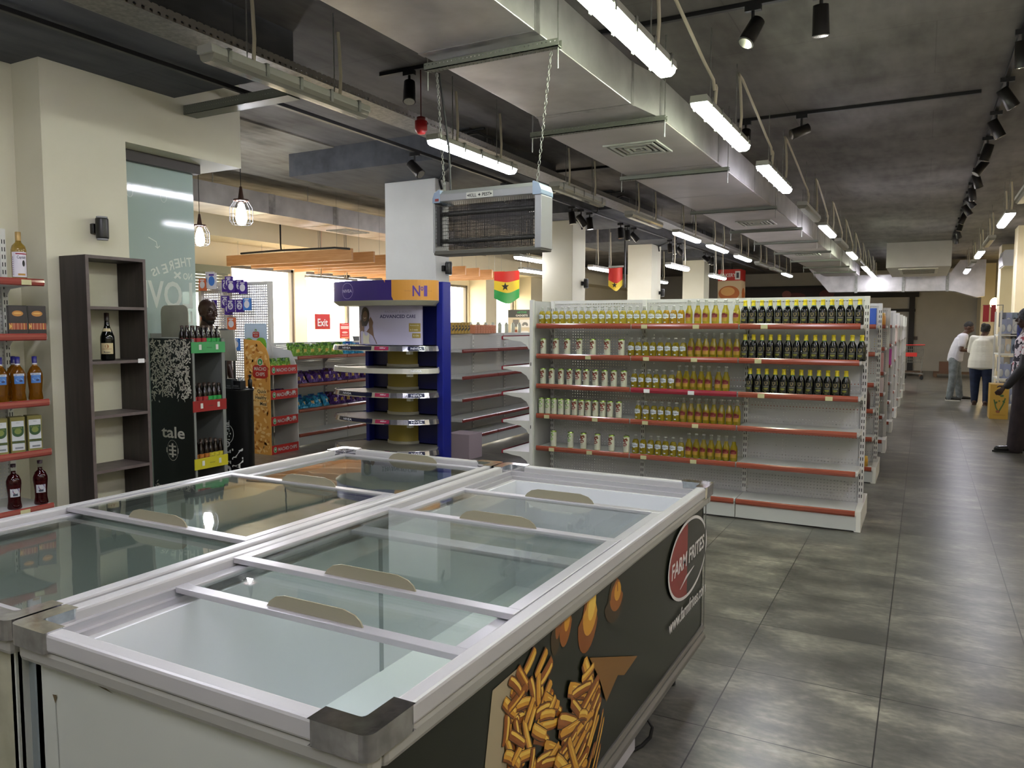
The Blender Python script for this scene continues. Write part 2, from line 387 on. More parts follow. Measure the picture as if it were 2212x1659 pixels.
# frosted glass partition with reversed lettering
g = thing('glass_partition', 'pale teal frosted glass panel with reversed white slogan lettering', 'glass panel', (-5.45, 4.1, 0))
B(-5.455, -5.445, 3.7, 4.49, 0, 2.82).build('pane', frost, g)
B(-5.46, -5.385, 3.7, 4.52, 2.82, 2.9).build('valance', mat('dark valance', '#3b3735', .6), g)
a = Art()
def gl(txt, yc, z, size, width, bold=True, rot=0): a.text(txt, -yc, z, size, 0, 'c', width, bold, rot)
for k, ch in enumerate('THERE'): a.text(ch, -4.455+.058*k+.02, 2.055-.012*k*k*.35+.0, .105, 0, 'c', .05, True, -.12-.05*k)
gl("IS", 4.115, 1.965, .085, .07, rot=-.45)
gl("NO", 4.41, 1.945, .075, .09); a.line([(-4.34, 1.95), (-4.28, 2.0)], .018, 0); a.line([(-4.34, 2.0), (-4.28, 1.95)], .018, 0)
gl("LOVE", 4.19, 1.71, .30, .52); gl("LIKE", 4.31, 1.575, .15, .27)
a.ring(-4.38, 1.5, .05, .05, .012, 0); a.line([(-4.36, 1.42), (-4.2, 1.47), (-4.1, 1.42)], .012, 0)
a.line([(-4.13, 2.18), (-4.12, 2.23), (-4.05, 2.26)], .007, 0); a.line([(-4.15, 2.2), (-4.13, 2.18), (-4.11, 2.195)], .007, 0)
for q in (3.9, 4.2): a.ring(-q, 2.6, .03, .05, .002, 0, 10)
mb = MB(); a.put(mb, plane((-5.445, 0, 0), (0, -1, 0), (0, 0, 1), (1, 0, 0)), .0002)
mb.build('lettering', letterfrost, g)
# pillars
for i, (x0, x1, y0, y1) in enumerate(((-5.94, -5.19, 7.74, 8.04), (-5.75, -5.19, 11.8, 12.35), (-5.73, -5.19, 16.0, 16.65), (-5.77, -5.19, 20.45, 21.0))):
    struct(B(x0, x1, y0, y1, 0, 3.32).build('pillar', whitep if i == 0 else cream, bevel=.008), '%s square pillar from the front, cream painted' % ORD[i], 'pillar')
# ------------------------------------------------------------------ wall sconces
def sconce(x, y, z, lb):
    t = thing('wall_sconce', lb, 'wall lamp', (x, y, z), 'black wall lamps')
    B(x, x+.035, y-.04, y+.04, z-.035, z+.035).build('bracket', blackm, t, .006)
    m = MB(); m.lathe([(.0, z-.07), (.04, z-.07), (.042, z-.062), (.042, z+.062), (.04, z+.07), (0, z+.07)], (x+.08, y, 0), 20); m.build('lamp_body', blackm, t)
    for q in (-.082, .07): MB().lathe([(.0, z+q), (.036, z+q), (.036, z+q+.012), (0, z+q+.012)], (x+.08, y, 0), 20).build('lens_ring', mat('grey glass ring', '#9a9c9e', .2), t)
for x, y, z, lb in ((-5.19, 3.44, 2.24, 'black wall lamp on the near pilaster above the tall bookcase'), (-5.19, 7.9, 2.26, 'black wall lamp on the pillar behind the blue cosmetics stand'),
                    (-5.19, 12.2, 2.29, 'black wall lamp on the second pillar'), (-5.19, 16.55, 2.3, 'black wall lamp on the third pillar')): sconce(x, y, z, lb)
# ------------------------------------------------------------------ fluorescent battens
def batten(x, y0, lit, lb, z=3.0, L=1.38, grp='fluorescent battens on the ceiling', nxt=None, rods=True, top=3.6, rot=None):
    t = thing('fluorescent_lamp', lb, 'ceiling lamp', (x, y0, z), grp)
    pr = [(-.055, .075), (-.06, .03), (.06, .03), (.055, .075)]
    MB().prism([(x+a, z+b) for a, b in pr], y0, y0+L, 'y').build('housing', base_m, t, .006)
    pc = [(-.058, .03), (-.05, .004), (-.03, -.012), (.03, -.012), (.05, .004), (.058, .03)]
    MB().prism([(x+a, z+b) for a, b in pc], y0+.015, y0+L-.015, 'y').build('cover', (tube_gn if lit == 2 else tube_on) if lit else tube_off, t)
    for k in range(5 if (y0 < 9 and x < 0 and grp.startswith('fluo')) else 0):
        yy = y0+.12+k*(L-.24)/4
        MB().box(x+.06, x+.066, yy-.012, yy+.012, z+.005, z+.078).box(x-.066, x-.06, yy-.012, yy+.012, z+.005, z+.078).box(x-.066, x+.066, yy-.012, yy+.012, z+.075, z+.08).build('clip', galv, t)
    if rods:
        for q in (.3, L-.3): MB().tube([(x, y0+q, z+.07), (x, y0+q, top)], .004, 6).build('threaded_rod', galv, t)
        for q in (.3, L-.3):
            k = .03
            p = [(x+k, y0+q+.02, z+.07), (x+k+.008, y0+q+.02, z+.2), (x+k, y0+q+.02, z+.36), (x+k-.01, y0+q+.02, top-.12)]
            if q > .5 and nxt is not None:
                g_ = nxt
                p += [(x+.01, y0+q+.03, top-.07), (x+.02, y0+q+.12, top-.09), (x+.04, y0+q+g_*.45, top-.24), (x+.04, y0+q+g_*.75, top-.33), (x+k, y0+q+g_*.97, top-.36), (x+k, y0+q+g_, top-.42)]
            elif q < .5 and nxt is not None: p = p[:2] + [(x+k, y0+q+.02, z+.22)]
            MB().tube(p, .011, 8).build('conduit', conduit_m, t)
    return t
yr = [-1.4, .9, 3.0, 5.12, 7.37, 9.95, 12.08, 14.35, 16.6, 18.8, 20.7, 22.7, 24.4]  # leading pair out of view, row carried on behind the camera as fill light
lit_r = [1, 1, 2, 2, 1, 0, 1, 0, 2, 0, 2, 1, 1]
for i, y in enumerate(yr):
    lb = '%s batten from the front in the row right of the duct, %s' % (ORD[i], 'lit' if lit_r[i] else 'unlit')
    batten(-1.36, y, lit_r[i], lb, L=1.42, nxt=(yr[i+1]-y-.82) if i+1 < len(yr) else None)
yl = [-1.5, .75, 2.97, 5.15, 7.42, 9.72, 11.9, 14.0, 16.3, 18.5, 20.4, 22.3]  # first two are unseen lamps, added over and behind the camera to fill
lit_l = [1, 1, 0, 1, 0, 0, 1, 1, 1, 0, 0, 1]
for i, y in enumerate(yl):
    batten(-3.48, y, lit_l[i], '%s batten from the front in the row left of the duct, %s' % (ORD[i], 'lit' if lit_l[i] else 'unlit'), L=1.34)
y3 = [-1.4, 1.3, 4.0, 9.4, 11.9, 15.0, 17.6, 20.2, 22.8]; lit_3 = [1, 1, 1, 0, 1, 0, 1, 0, 1]  # first three unseen, added to light the near end; visible ones follow
for i, y in enumerate(y3): batten(.93, y, lit_3[i], '%s batten from the front in the right wall row, %s' % (ORD[i], 'lit' if lit_3[i] else 'unlit'))
far = [(-5.98, 11.3, 1), (-7.24, 13.87, 1), (-5.75, 13.93, 1), (-4.25, 14.07, 1), (-4.25, 17.33, 1), (-5.98, 18.35, 1), (-9.6, 10.27, 2.38), (-9.2, 12.2, 2.38)]
for i, (x, y, l) in enumerate(far): batten(x, y, 1, '%s batten counted from the pillars, hanging in the checkout room' % ORD[i], z=2.68 if l == 1 else l, L=1.3, grp='battens of the checkout room')
# ------------------------------------------------------------------ main duct
d = thing('ventilation_duct', 'long silver rectangular duct running down the ceiling', 'air duct', (-2.2, 12, 3.05))
ys = [-1.5, 1.2, 3.6, 5.05]
for i in range(3): B(-2.5, -1.79, ys[i]+.003, ys[i+1]-.003, 3.05, 3.33).build('duct_section', duct_m, d, .004)
tr = MB(); v0 = [(-2.5, 5.05), (-1.79, 5.05), (-1.72, 5.45), (-2.66, 5.45)]
tr.prism(v0, 3.05, 3.33, 'z'); tr.build('duct_section', duct_m, d)
ys = [5.456, 7.2, 8.9, 10.4, 12.2, 13.9, 15.7, 17.5, 19.3, 21.1, 22.9, 24.7]
for i in range(len(ys)-1):
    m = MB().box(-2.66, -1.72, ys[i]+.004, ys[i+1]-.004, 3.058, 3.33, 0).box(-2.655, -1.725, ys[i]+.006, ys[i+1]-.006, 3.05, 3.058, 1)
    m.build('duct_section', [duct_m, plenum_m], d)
stape = noisy('silver tape', '#8e8c8a', '#b5b3b1', 8, .3, .8)
for y in (1.2, 3.6, 5.05): B(-2.503, -1.787, y-.03, y+.03, 3.047, 3.334).build('joint_tape', stape, d)
for y in ys[:-1]: B(-2.663, -1.717, y-.02, y+.02, 3.062, 3.334).build('joint_tape', stape, d)
for k, y in enumerate((-.5, 1.6, 3.73, 5.4, 7.38, 10.0, 12.3, 14.2, 16.3, 18.4, 20.5, 22.6)):
    w = (-2.56, -1.72) if y < 4 else (-2.73, -1.66)
    s = MB().box(w[0], w[1], y-.022, y+.022, 3.006, 3.012).box(w[0], w[1], y-.022, y-.019, 3.006, 3.047).box(w[0], w[1], y+.019, y+.022, 3.006, 3.047)
    so = s.build('support_strut', pegmat('slotted strut', '#6a6e63', 'xz', .03, .007, .5), d)
    for x in w: MB().tube([(x+(.012 if x < -2 else -.012), y, 2.9), (x+(.012 if x < -2 else -.012), y, 3.6)], .004, 6).build('threaded_rod', galv, so)
# air diffusers
def diffuser(x0, x1, y0, y1, z, lb):
    t = thing('air_diffuser', lb, 'air vent', ((x0+x1)/2, (y0+y1)/2, z-.02), 'square air diffusers')
    m = MB(); cx, cy = (x0+x1)/2, (y0+y1)/2
    for k in range(5):
        a = (x1-x0)/2*(1-k*.2); b = (y1-y0)/2*(1-k*.2); ai = a-.022; bi = b-.022; zz = z-.012-(k % 2)*.004
        m.box(cx-a, cx+a, cy-b, cy-bi, zz, z).box(cx-a, cx+a, cy+bi, cy+b, zz, z).box(cx-a, cx-ai, cy-bi, cy+bi, zz, z).box(cx+ai, cx+a, cy-bi, cy+bi, zz, z)
    m.build('louvre_rings', mat('diffuser white', '#a7aaa2', .5), t); B(x0+.03, x1-.03, y0+.03, y1-.03, z-.003, z-.001).build('dark_core', mat('diffuser core', '#151515', .8), t)
diffuser(-2.4, -1.94, 6.05, 6.5, 3.05, 'square louvred vent under the duct, nearest one')
diffuser(-2.42, -1.94, 11.2, 11.75, 3.05, 'square louvred vent under the duct, middle one')
diffuser(-2.42, -1.94, 16.6, 17.15, 3.05, 'square louvred vent under the duct, farthest one')
# back cross duct
d2 = thing('cross_duct', 'pale duct crossing in front of the back wall', 'air duct', (-1, 26, 2.6))
MB().prism([(-3.3, 3.4), (-2.68, 2.64), (.6, 2.62), (.6, 3.12), (-2.4, 3.15), (-2.9, 3.55), (-3.3, 3.55)], 26, 26.6, 'y').build('duct_section', duct_m, d2)
MB().prism([(.6, 2.62), (.75, 2.6), (1.3, 2.42), (1.5, 2.45), (1.5, 3.5), (.85, 3.5), (.6, 3.12)], 26, 26.6, 'y').build('duct_elbow', duct_m, d2)
for x in (-1.9, -.6, .55): B(x-.04, x+.04, 25.96, 26.0, 2.6, 3.2).build('bracket', galv, d2)
# second duct, checkout room
d3 = thing('checkout_duct', 'silver duct over the checkout room with warm-lit underside', 'air duct', (-8.3, 9, 3.1))
yy = [4.2, 6.2, 7.9, 9.2, 10.8, 12.6]
for i in range(5): B(-8.7, -8.0, yy[i]+.004, yy[i+1]-.004, 3.1, 3.37).build('duct_section', duct_m, d3)
for y in yy[1:-1]: B(-8.703, -7.997, y-.06, y+.06, 3.097, 3.374).build('joint_tape', stape, d3)
for y in (5.5, 6.9, 8.6): MB().tube([(-8.0, y, 3.37), (-8.0, y, 3.58)], .006, 6).build('hanger_rod', galv, d3)
diffuser(-8.55, -8.15, 9.6, 10.2, 3.1, 'square vent under the checkout room duct')
# cable tray
ct = thing('cable_tray', 'long perforated galvanised cable tray left of the duct', 'cable tray', (-3.9, 10, 3.3))
traym = pegmat('perforated tray', '#6f6c66', 'yz', .05, .011, .5); trayb = pegmat('perforated tray base', '#6f6c66', 'yz', .05, .001, .5)
MB().box(-4.04, -4.035, -1, 25, 3.26, 3.32).build('side_flange', traym, ct); MB().box(-3.78, -3.775, -1, 25, 3.26, 3.32).build('side_flange', traym, ct)
nb = MB().box(-4.035, -3.78, -1, 25, 3.26, 3.264); nb.build('tray_base', noisy('tray base', '#5e5b55', '#77746d', 40, .5, .5), ct)
for y in range(1, 25, 3):
    MB().tube([(-4.05, y, 3.25), (-4.05, y, 3.6)], .004, 6).build('hanger_rod', galv, ct)
t2 = MB().box(-5.15, -4.06, 4.18, 4.185, 3.2, 3.27).box(-5.15, -4.06, 4.3, 4.305, 3.2, 3.27).box(-5.15, -4.06, 4.18, 4.305, 3.2, 3.203)
tag(t2.build('strut_channel', pegmat('slotted strut', '', 'xz')), 'short slotted channel reaching from the bulkhead to the tray', 'strut')
cb = MB(); random.seed(3)
for k in range(6):
    x = -4.01+k*.04; cb.tube([(x+random.uniform(-.01, .01), y, 3.275+random.uniform(0, .01)) for y in range(-1, 25, 1)], .009, 6, k % 3)
tag(cb.build('cable_bundle', [mat('grey cable', '#6f6f6a', .5), black, mat('cream cable', '#a49d86', .5)]), 'bundle of grey and cream cables lying in the tray', 'cables')
# black conduits looping to the pillars
for i, (px, py) in enumerate(((-5.19, 7.9), (-5.19, 12.2), (-5.19, 16.5))):
    yb = (6.89, 11.0, 15.2)[i]
    m = MB().tube([(-4.0, yb-.03, 3.56), (-4.35, yb-.03, 3.55), (-4.42, yb-.03, 3.5), (-4.42, yb-.03, 3.33), (-4.42, yb, 3.3), (-4.62, yb+.3, 3.3), (-5.17, py-.1, 3.3), (-5.17, py-.05, 3.2)], .014, 8)
    tag(m.build('conduit_pipe', blackm), 'black conduit looping down to the %s pillar' % ORD[i], 'pipe')
    m = MB().tube([(-3.95, yb-.5, 3.33), (-3.95, yb-.45, 3.4), (-3.95, yb-.25, 3.46), (-3.9, yb-.05, 3.44), (-3.9, yb, 3.33)], .013, 8)
    tag(m.build('cable_loop', blackm), 'short black cable loop on the tray before the %s pillar' % ORD[i], 'cable')
# small red sounder and grey sensor
sd = thing('fire_sounder', 'small red fire alarm sounder above the left lamp row', 'alarm', (-3.62, 5.2, 3.1))
MB().lathe([(.0, 3.1), (.03, 3.1), (.05, 3.13), (.05, 3.2), (0, 3.2)], (-3.62, 5.2, 0), 16).build('sounder_body', mat('alarm red', '#a01b1b', .4), sd)
MB().lathe([(.0, 3.2), (.035, 3.2), (.035, 3.23), (.004, 3.24), (.004, 3.6), (0, 3.6)], (-3.62, 5.2, 0), 12).build('mount', mat('sounder mount', '#6a1a18', .5), sd)
# ------------------------------------------------------------------ tracks and spots
def track(name, x0, x1, y0, y1, z, lb): return tag(B(x0, x1, y0, y1, z, z+.03).build(name, black, bevel=.003), lb, 'lighting track')
track('lighting_track', -4.515, -4.48, -2.5, 25, 3.27, 'long black lighting track passing beside the pillars')
track('lighting_track', -3.95, 1.3, 5.09, 5.125, 3.57, 'black ceiling track crossing above the duct, nearest one')
track('lighting_track', -1.7, .36, 7.87, 7.905, 3.57, 'short black ceiling track right of the duct ending before the right wall')
track('lighting_track', -5.1, -3.0, 9.3, 9.335, 3.57, 'dark ceiling track behind the insect killer')
track('lighting_track', .5, .535, 2.5, 20.9, 3.565, 'long black ceiling track along the right side')
sp0 = None
def spot(x, y, z, tilt, az, lb, grp='black track spotlights', s=1.0):
    t = thing('track_spotlight', lb, 'spotlight', (x, y, z), grp)
    B(x-.05, x+.05, y-.018, y+.018, z-.035, z).build('adapter', black, t)
    MB().tube([(x, y, z-.03), (x, y, z-.11)], .011, 8).build('stem', black, t)
    d = Vector((sin(tilt)*cos(az), sin(tilt)*sin(az), -cos(tilt))); c = Vector((x, y, z-.15)); a = c - d*.075; b = c + d*.1
    MB().tube([a, a+d*.002, b-d*.015, b], [.034, .045, .05, .052], 20).build('lamp_can', mat('spot can', '#191715', .35), t)
    MB().tube([b+d*.001, b+d*.004], [.044, .044], 16).build('reflector', mat('spot reflector', '#c9c6ba', .15, .9), t)
for i, (x, y, z, ti, az) in enumerate(((-1.02, 5.1, 3.57, .55, 4.0), (-.62, 5.1, 3.57, .15, 1.5), (-1.1, 7.88, 3.57, 1.2, 3.6), (-1.62, 7.88, 3.57, .3, 4.6), (-3.66, 5.1, 3.57, .35, -1.0))):
    spot(x, y, z, ti, az, ('black spotlight on the nearest crossing track, tilted left', 'black spotlight on the nearest crossing track, pointing down', 'black spotlight on the short right track, aimed sideways', 'black spotlight half hidden behind the second lit lamp', 'lone black spotlight left of the duct')[i])
ysr = [6.35, 7.5, 8.6, 9.7, 10.6, 11.5, 12.6, 13.4, 14.3, 15.4, 16.5, 17.8, 18.9]
for i, y in enumerate(ysr): spot(.52, y, 3.57, .25+.5*((i*37) % 10)/10, (1.2, .4, .2, 2.8, 3.4, 1)[i % 6], '%s spotlight from the front on the long right-hand track' % ORD[i])
k = 0
for y0 in (8.2, 10.2, 12.2, 15.0, 17.8):
    for j in range(3): k += 1; spot(-4.5, y0+j*.33, 3.27, (.1, .15, .75)[(j+int(y0)) % 3], (0, 1, .5)[j], '%s spotlight from the front on the track beside the pillars' % ORD[k-1])
spot(-4.5, 6.35, 3.27, .8, 0, 'small square-looking spotlight in front of the first pillar top')
for j, x in enumerate((-4.75, -4.4)): spot(x, 9.32, 3.57, .1, 0, '%s of two spotlights on the track behind the insect killer' % ('left' if j == 0 else 'right'))
# ------------------------------------------------------------------ insect killer
ik = thing('insect_killer', 'hanging grey electric insect killer with black grid and KILL PEST plate', 'insect killer', (-2.14, 3.75, 1.97))
x0, x1, yf, yb, z0, z1 = -2.485, -1.80, 3.69, 3.81, 1.975, 2.325
hs = mat('killer housing', '#8e9092', .35, .3); bl = mat('killer blue corner', '#8496ad', .3)
m = MB(); P = [(yf-.01, z1-.065), (yf-.012, z1-.025), (yf+.02, z1), (yb-.02, z1), (yb+.012, z1-.025), (yb+.01, z1-.065)]
m.prism(P, x0+.05, x1-.05, 'x'); m.build('top_housing', hs, ik, .004)
for s, xa, xb in ((0, x0, x0+.05), (1, x1-.05, x1)):
    MB().prism([((xa if s == 0 else xb), z1-.07), ((xa if s == 0 else xb), z1-.045), (((xa+.012) if s == 0 else (xb-.012)), z1-.015), ((xa+.04) if s == 0 else (xb-.04), z1+.001), ((xb) if s == 0 else (xa), z1+.001), ((xb if s == 0 else xa), z1-.07)], yf-.014, yb+.014, 'y').build('corner_cap', bl, ik, .006)
    B(xa if s == 0 else xb-.04, xa+.012 if s == 0 else xb, yf-.01, yb+.01, z0, z1-.07).build('side_frame', hs, ik, .004)
B(x0+.004, x1-.004, yf-.008, yb+.008, z0-.012, z0+.012).build('bottom_tray', mat('killer tray', '#4e4d45', .5), ik, .004)
g1 = MB()
for k in range(44):
    x = x0+.05+k*.0135
    g1.tube([(x, yf, z0+.03), (x, yf, z1-.07)], .0009, 4, caps=False); 
for k in range(12): g1.tube([(x0+.015, yf-.004, z0+.035+k*.0205), (x1-.042, yf-.004, z0+.035+k*.0205)], .0011, 4, caps=False)
g1.build('front_grid', black, ik)
g2 = MB()
for k in range(40): g2.tube([(x0+.06+k*.0145, yb-.02, z0+.03), (x0+.06+k*.0145, yb-.02, z1-.07)], .0009, 4, caps=False)
for k in range(14): g2.tube([(x0+.02, yb-.022, z0+.03+k*.0175), (x1-.045, yb-.022, z0+.03+k*.0175)], .001, 4, caps=False)
g2.build('rear_grid', black, ik)
for z in (z0+.07, z0+.225):
    MB().tube([(x0+.02, 3.75, z), (x1-.05, 3.75, z)], .013, 12).build('lamp_tube', mat('killer tube', '#3c3c38', .3), ik)
B(x0+.055, x0+.6, 3.752, 3.756, z0+.02, z1-.08).build('back_mesh', pegmat('killer mesh', '#2c2a26', 'xz', .008, .003), ik)
for x in (x0+.035,): MB().box(x-.01, x+.01, yf-.006, yf+.02, z0+.04, z0+.26).build('lamp_holder', black, ik)
ar = Art(); ar.rect(-.085, -.017, .085, .017, 0).text('KILL', -.042, -.009, .026, 1, 'c', .046, True).text('PEST', .042, -.009, .026, 1, 'c', .05, True)
ar.poly([(-.08, 0), (-.068, .007), (-.068, -.007)], 1).poly([(.08, 0), (.068, -.007), (.068, .007)], 1).ell(0, 0, .003, .009, 1, 10).ell(0, 0, .008, .0035, 1, 10)
mb = MB(); ar.put(mb, FY(yf-.0125, -2.175, z1-.045)); mb.build('name_plate', [mat('plate white', '#b9bbb4', .5), black], ik)
B(x0+.02, x0+.042, yf-.018, yf-.012, z1-.062, z1-.048).build('power_switch', mat('switch red', '#7d2620', .4), ik)
for x, xt in ((-2.45, -2.5), (-1.86, -1.78)):
    c = MB(); nseg = 22
    for k in range(nseg):
        a = Vector((x+(xt-x)*k/nseg, 3.75, z1+(3.0-z1)*k/nseg)); b = Vector((x+(xt-x)*(k+1)/nseg, 3.75, z1+(3.0-z1)*(k+1)/nseg))
        o = Vector((.007, 0, 0)) if k % 2 else Vector((0, .007, 0))
        c.tube([a, a+o+(b-a)*.3, a+o+(b-a)*.7, b], .0022, 5, caps=False).tube([a, a-o+(b-a)*.3, a-o+(b-a)*.7, b], .0022, 5, caps=False)
    c.build('chain', galv, ik)
MB().tube([(-2.44, 3.8, z1), (-2.46, 3.81, 2.6), (-2.53, 3.82, 3.02)], .006, 6).build('power_cable', black, ik)
# ================================================================== freezers
def freezer(x0, x1, y0, y1, label, side, lids, endm):
    t = thing('island_freezer', label, 'chest freezer', ((x0+x1)/2, (y0+y1)/2, 0), 'glass-lidded island freezers')
    i = .03; bx0, bx1, by0, by1 = x0+i, x1-i, y0+i, y1-i
    w = .085   # wall thickness of the tub
    for nm, a, b, c, e, mm in (('end_panel', bx0, bx1, by0, by0+.02, endm), ('end_panel', bx0, bx1, by1-.02, by1, fbody)):
        q_ = B(a, b, c, e, .2, .80)
        if c == by0 and side:
            Art().line([(-1.735, .70), (-1.728, .3)], .002, 1).poly([(-1.745, .71), (-1.73, .712), (-1.728, .706), (-1.735, .69)], 2).poly([(-1.60, .775), (-1.55, .772), (-1.52, .764), (-1.56, .768)], 2).put(q_, FY(by0), .0003)
        q_.build(nm, [mm, mat('seam grey', '#8d928c', .5), mat('glue mark', '#55492f', .7)], t, .006 if not (c == by0 and side) else 0)
    ar = Art()
    if side: side(ar)
    m = B(bx1-.02, bx1, by0, by1, .22, .80); ar.put(m, FX(bx1, 0, 0), .000014); m.build('side_panel', SIDEM if side else fbody, t)
    B(bx0, bx0+.02, by0, by1, .2, .80).build('side_panel', fbody, t)
    if not side: B(bx1-.012, bx1+.03, by0+.03, by0+.05, .2, .79).build('corner_post', mat('corner post grey', '#7e8889', .4), t, .008)
    # bottom aluminium trim, two rounded ribs
    for xx, s in ((bx1, 1), (bx0, -1)):
        if s > 0:
            pr = [(xx-.02, .23), (xx+.006, .228), (xx+.014, .215), (xx+.006, .2), (xx+.004, .195), (xx+.016, .185), (xx+.018, .17), (xx+.006, .155), (xx-.02, .15)]
            MB().prism(pr, by0, by1+.012, 'y', smooth=False).build('bottom_trim', noisy('grey rub rail', '#55534f', '#6b6966', 2, .3, .3, stretch=(1, 1, 30)), t, .002)
    B(bx0, bx1-.02, by0+.02, by1-.02, .14, .2).build('underside', mat('underside', '#2c2c2b', .6), t)
    B(bx0+.05, bx1-.045, by0+.05, 2.585, .02, .15).build('plinth', mat('plinth grey', '#a5a4a8', .4), t)
    for px, py in ((bx0+.1, by1-.15), (bx1-.1, by1-.15)): MB().lathe([(0, .0), (.03, 0), (.03, .03), (.012, .035), (.012, .14), (0, .14)], (px, py, 0), 12).build('foot', black, t)
    # liner
    L = MB(); a, b, c, e = x0+w+.02, x1-w-.015, y0+w+.01, y1-w-.02
    zf = .28
    L.add([(a, c, zf), (b, c, zf), (b, e, zf), (a, e, zf), (a, c, .81), (b, c, .81), (b, e, .81), (a, e, .81)], [(0, 1, 2, 3), (0, 4, 5, 1), (1, 5, 6, 2), (2, 6, 7, 3), (3, 7, 4, 0)])
    lo = L.build('liner', finner, t); lo.modifiers.new('s', 'SOLIDIFY').thickness = -.01
    B(a, a+.008, 2.19, 2.212, zf, .80).build('divider_rib', mat('rib grey', '#8c9292', .4), t)
    # stepped rim: outer ring, two lid tracks
    def ring(nm, o, ii, za, zb, mm, bev=0):
        r = MB(); r.box(x0+o, x1-o, y0+o, y0+ii, za, zb).box(x0+o, x1-o, y1-ii, y1-o, za, zb).box(x0+o, x0+ii, y0+ii, y1-ii, za, zb).box(x1-ii, x1-o, y0+ii, y1-ii, za, zb)
        return r.build(nm, mm, t, bev)
    ring('rim', 0, .042, .826, .87, pvc, .007)
    ring('bumper', .004, .05, .783, .826, mat('grey bumper', '#8f8f88', .45), .012)
    ring('lid_track', .042, .058, .80, .842, alu)
    ring('lid_track', .058, .074, .80, .822, alu)
    ring('inner_collar', .074, .1, .79, .806, pvc)
    # chrome corner caps
    for cx, sx in ((x0, 1), (x1, -1)):
        for cy, sy in ((y0, 1), (y1, -1)):
            o_ = .007; l = .13; P = [(cx-sx*o_+sx*(.022-.022*cos(q)), cy-sy*o_+sy*(.022-.022*sin(q))) for q in (0, pi/8, pi/4, 3*pi/8, pi/2)] + [(cx+sx*l, cy-sy*o_), (cx+sx*l, cy+sy*.043), (cx+sx*.043, cy+sy*.043), (cx+sx*.043, cy+sy*l), (cx-sx*o_, cy+sy*l)]
            if sx*sy < 0: P = P[::-1]
            MB().prism(P, .824, .8735, 'z').build('corner_cap', chrome, t, .012, 3)
    # lids
    for (ya, yb, lvl, hand, gm, sink) in lids:
        z = .853 if lvl else .832; e_ = .044 if lvl else .06; fw = .036
        lid = MB(); a, b = x0+e_, x1-e_
        lid.box(a, b, ya, ya+fw, z, z+.016).box(a, b, yb-fw, yb, z, z+.016).box(a, a+fw, ya+fw, yb-fw, z, z+.016).box(b-fw, b, ya+fw, yb-fw, z, z+.016)
        lo = lid.build('sliding_lid', alu, t, .0015)
        B(a+fw-.004, b-fw+.004, ya+fw-.004, yb-fw+.004, z+.007, z+.011).build('glass', gm, lo)
        for hy in hand:
            cx = (x0+x1)/2+.02; h = .035; hl = .155
            pr = [(cx-hl, z+.016), (cx-hl+.01, z+.03), (cx-hl+.03, z+.016+h*.8), (cx-hl+.06, z+.016+h), (cx+hl-.06, z+.016+h), (cx+hl-.025, z+.016+h*.75), (cx+hl-.008, z+.03), (cx+hl, z+.016)]
            MB().prism(pr, hy-.002, hy+.002, 'y').build('handle', mat('smoked handle', '#87826c', .25), lo)
F1=[(1.664,0.752,1.617,0.722,0.015),(1.732,0.724,1.676,0.687,0.014),(1.764,0.685,1.701,0.66,0.018),(1.578,0.738,1.629,0.674,0.014),(1.557,0.694,1.618,0.635,0.019),(1.641,0.685,1.665,0.62,0.014),(1.689,0.676,1.689,0.609,0.014),(1.758,0.63,1.702,0.581,0.016),(1.546,0.654,1.641,0.63,0.014),(1.727,0.606,1.806,0.548,0.015),(1.677,0.581,1.753,0.566,0.015),(1.52,0.646,1.509,0.591,0.015),(1.562,0.618,1.587,0.52,0.012),(1.607,0.6,1.666,0.451,0.012),(1.659,0.553,1.725,0.504,0.016),(1.753,0.557,1.785,0.575,0.014),(1.509,0.689,1.557,0.641,0.014),(1.606,0.678,1.53,0.664,0.013),(1.653,0.63,1.618,0.597,0.014),(1.702,0.564,1.779,0.534,0.013),(1.535,0.729,1.584,0.682,0.012),(1.52,0.586,1.552,0.507,0.011)]
F2=[(1.98,0.6,2.048,0.462,0.023),(1.873,0.564,1.982,0.507,0.021),(1.891,0.534,2.03,0.509,0.015),(2.089,0.504,1.952,0.46,0.018),(2.099,0.46,1.985,0.394,0.016),(1.807,0.506,1.938,0.429,0.021),(1.821,0.46,2.049,0.416,0.015),(1.985,0.387,1.865,0.342,0.014),(2.083,0.414,1.956,0.294,0.01),(2.032,0.423,1.808,0.407,0.014),(2.127,0.387,2.052,0.282,0.006),(1.923,0.424,1.829,0.409,0.013),(1.891,0.519,1.984,0.426,0.015),(1.966,0.555,2.046,0.561,0.014)]
pr_black = mat('print black', '#15190f', .28); fryd = mat('fry shade print', '#7a4312', .35); fry = mat('fry print', '#c08b2a', .35); fryl = mat('fry highlight print', '#d9b54e', .35)
SIDEM = [pr_black, mat('print white', '#c9c8c6', .35), mat('logo red', '#7f2a26', .35), fryd, fry, fryl, mat('paper cone print', '#988c70', .35), mat('tan cone print', '#77521f', .35), mat('potato print', '#8a4f18', .35), mat('dim print', '#3a2a12', .35), fbody]
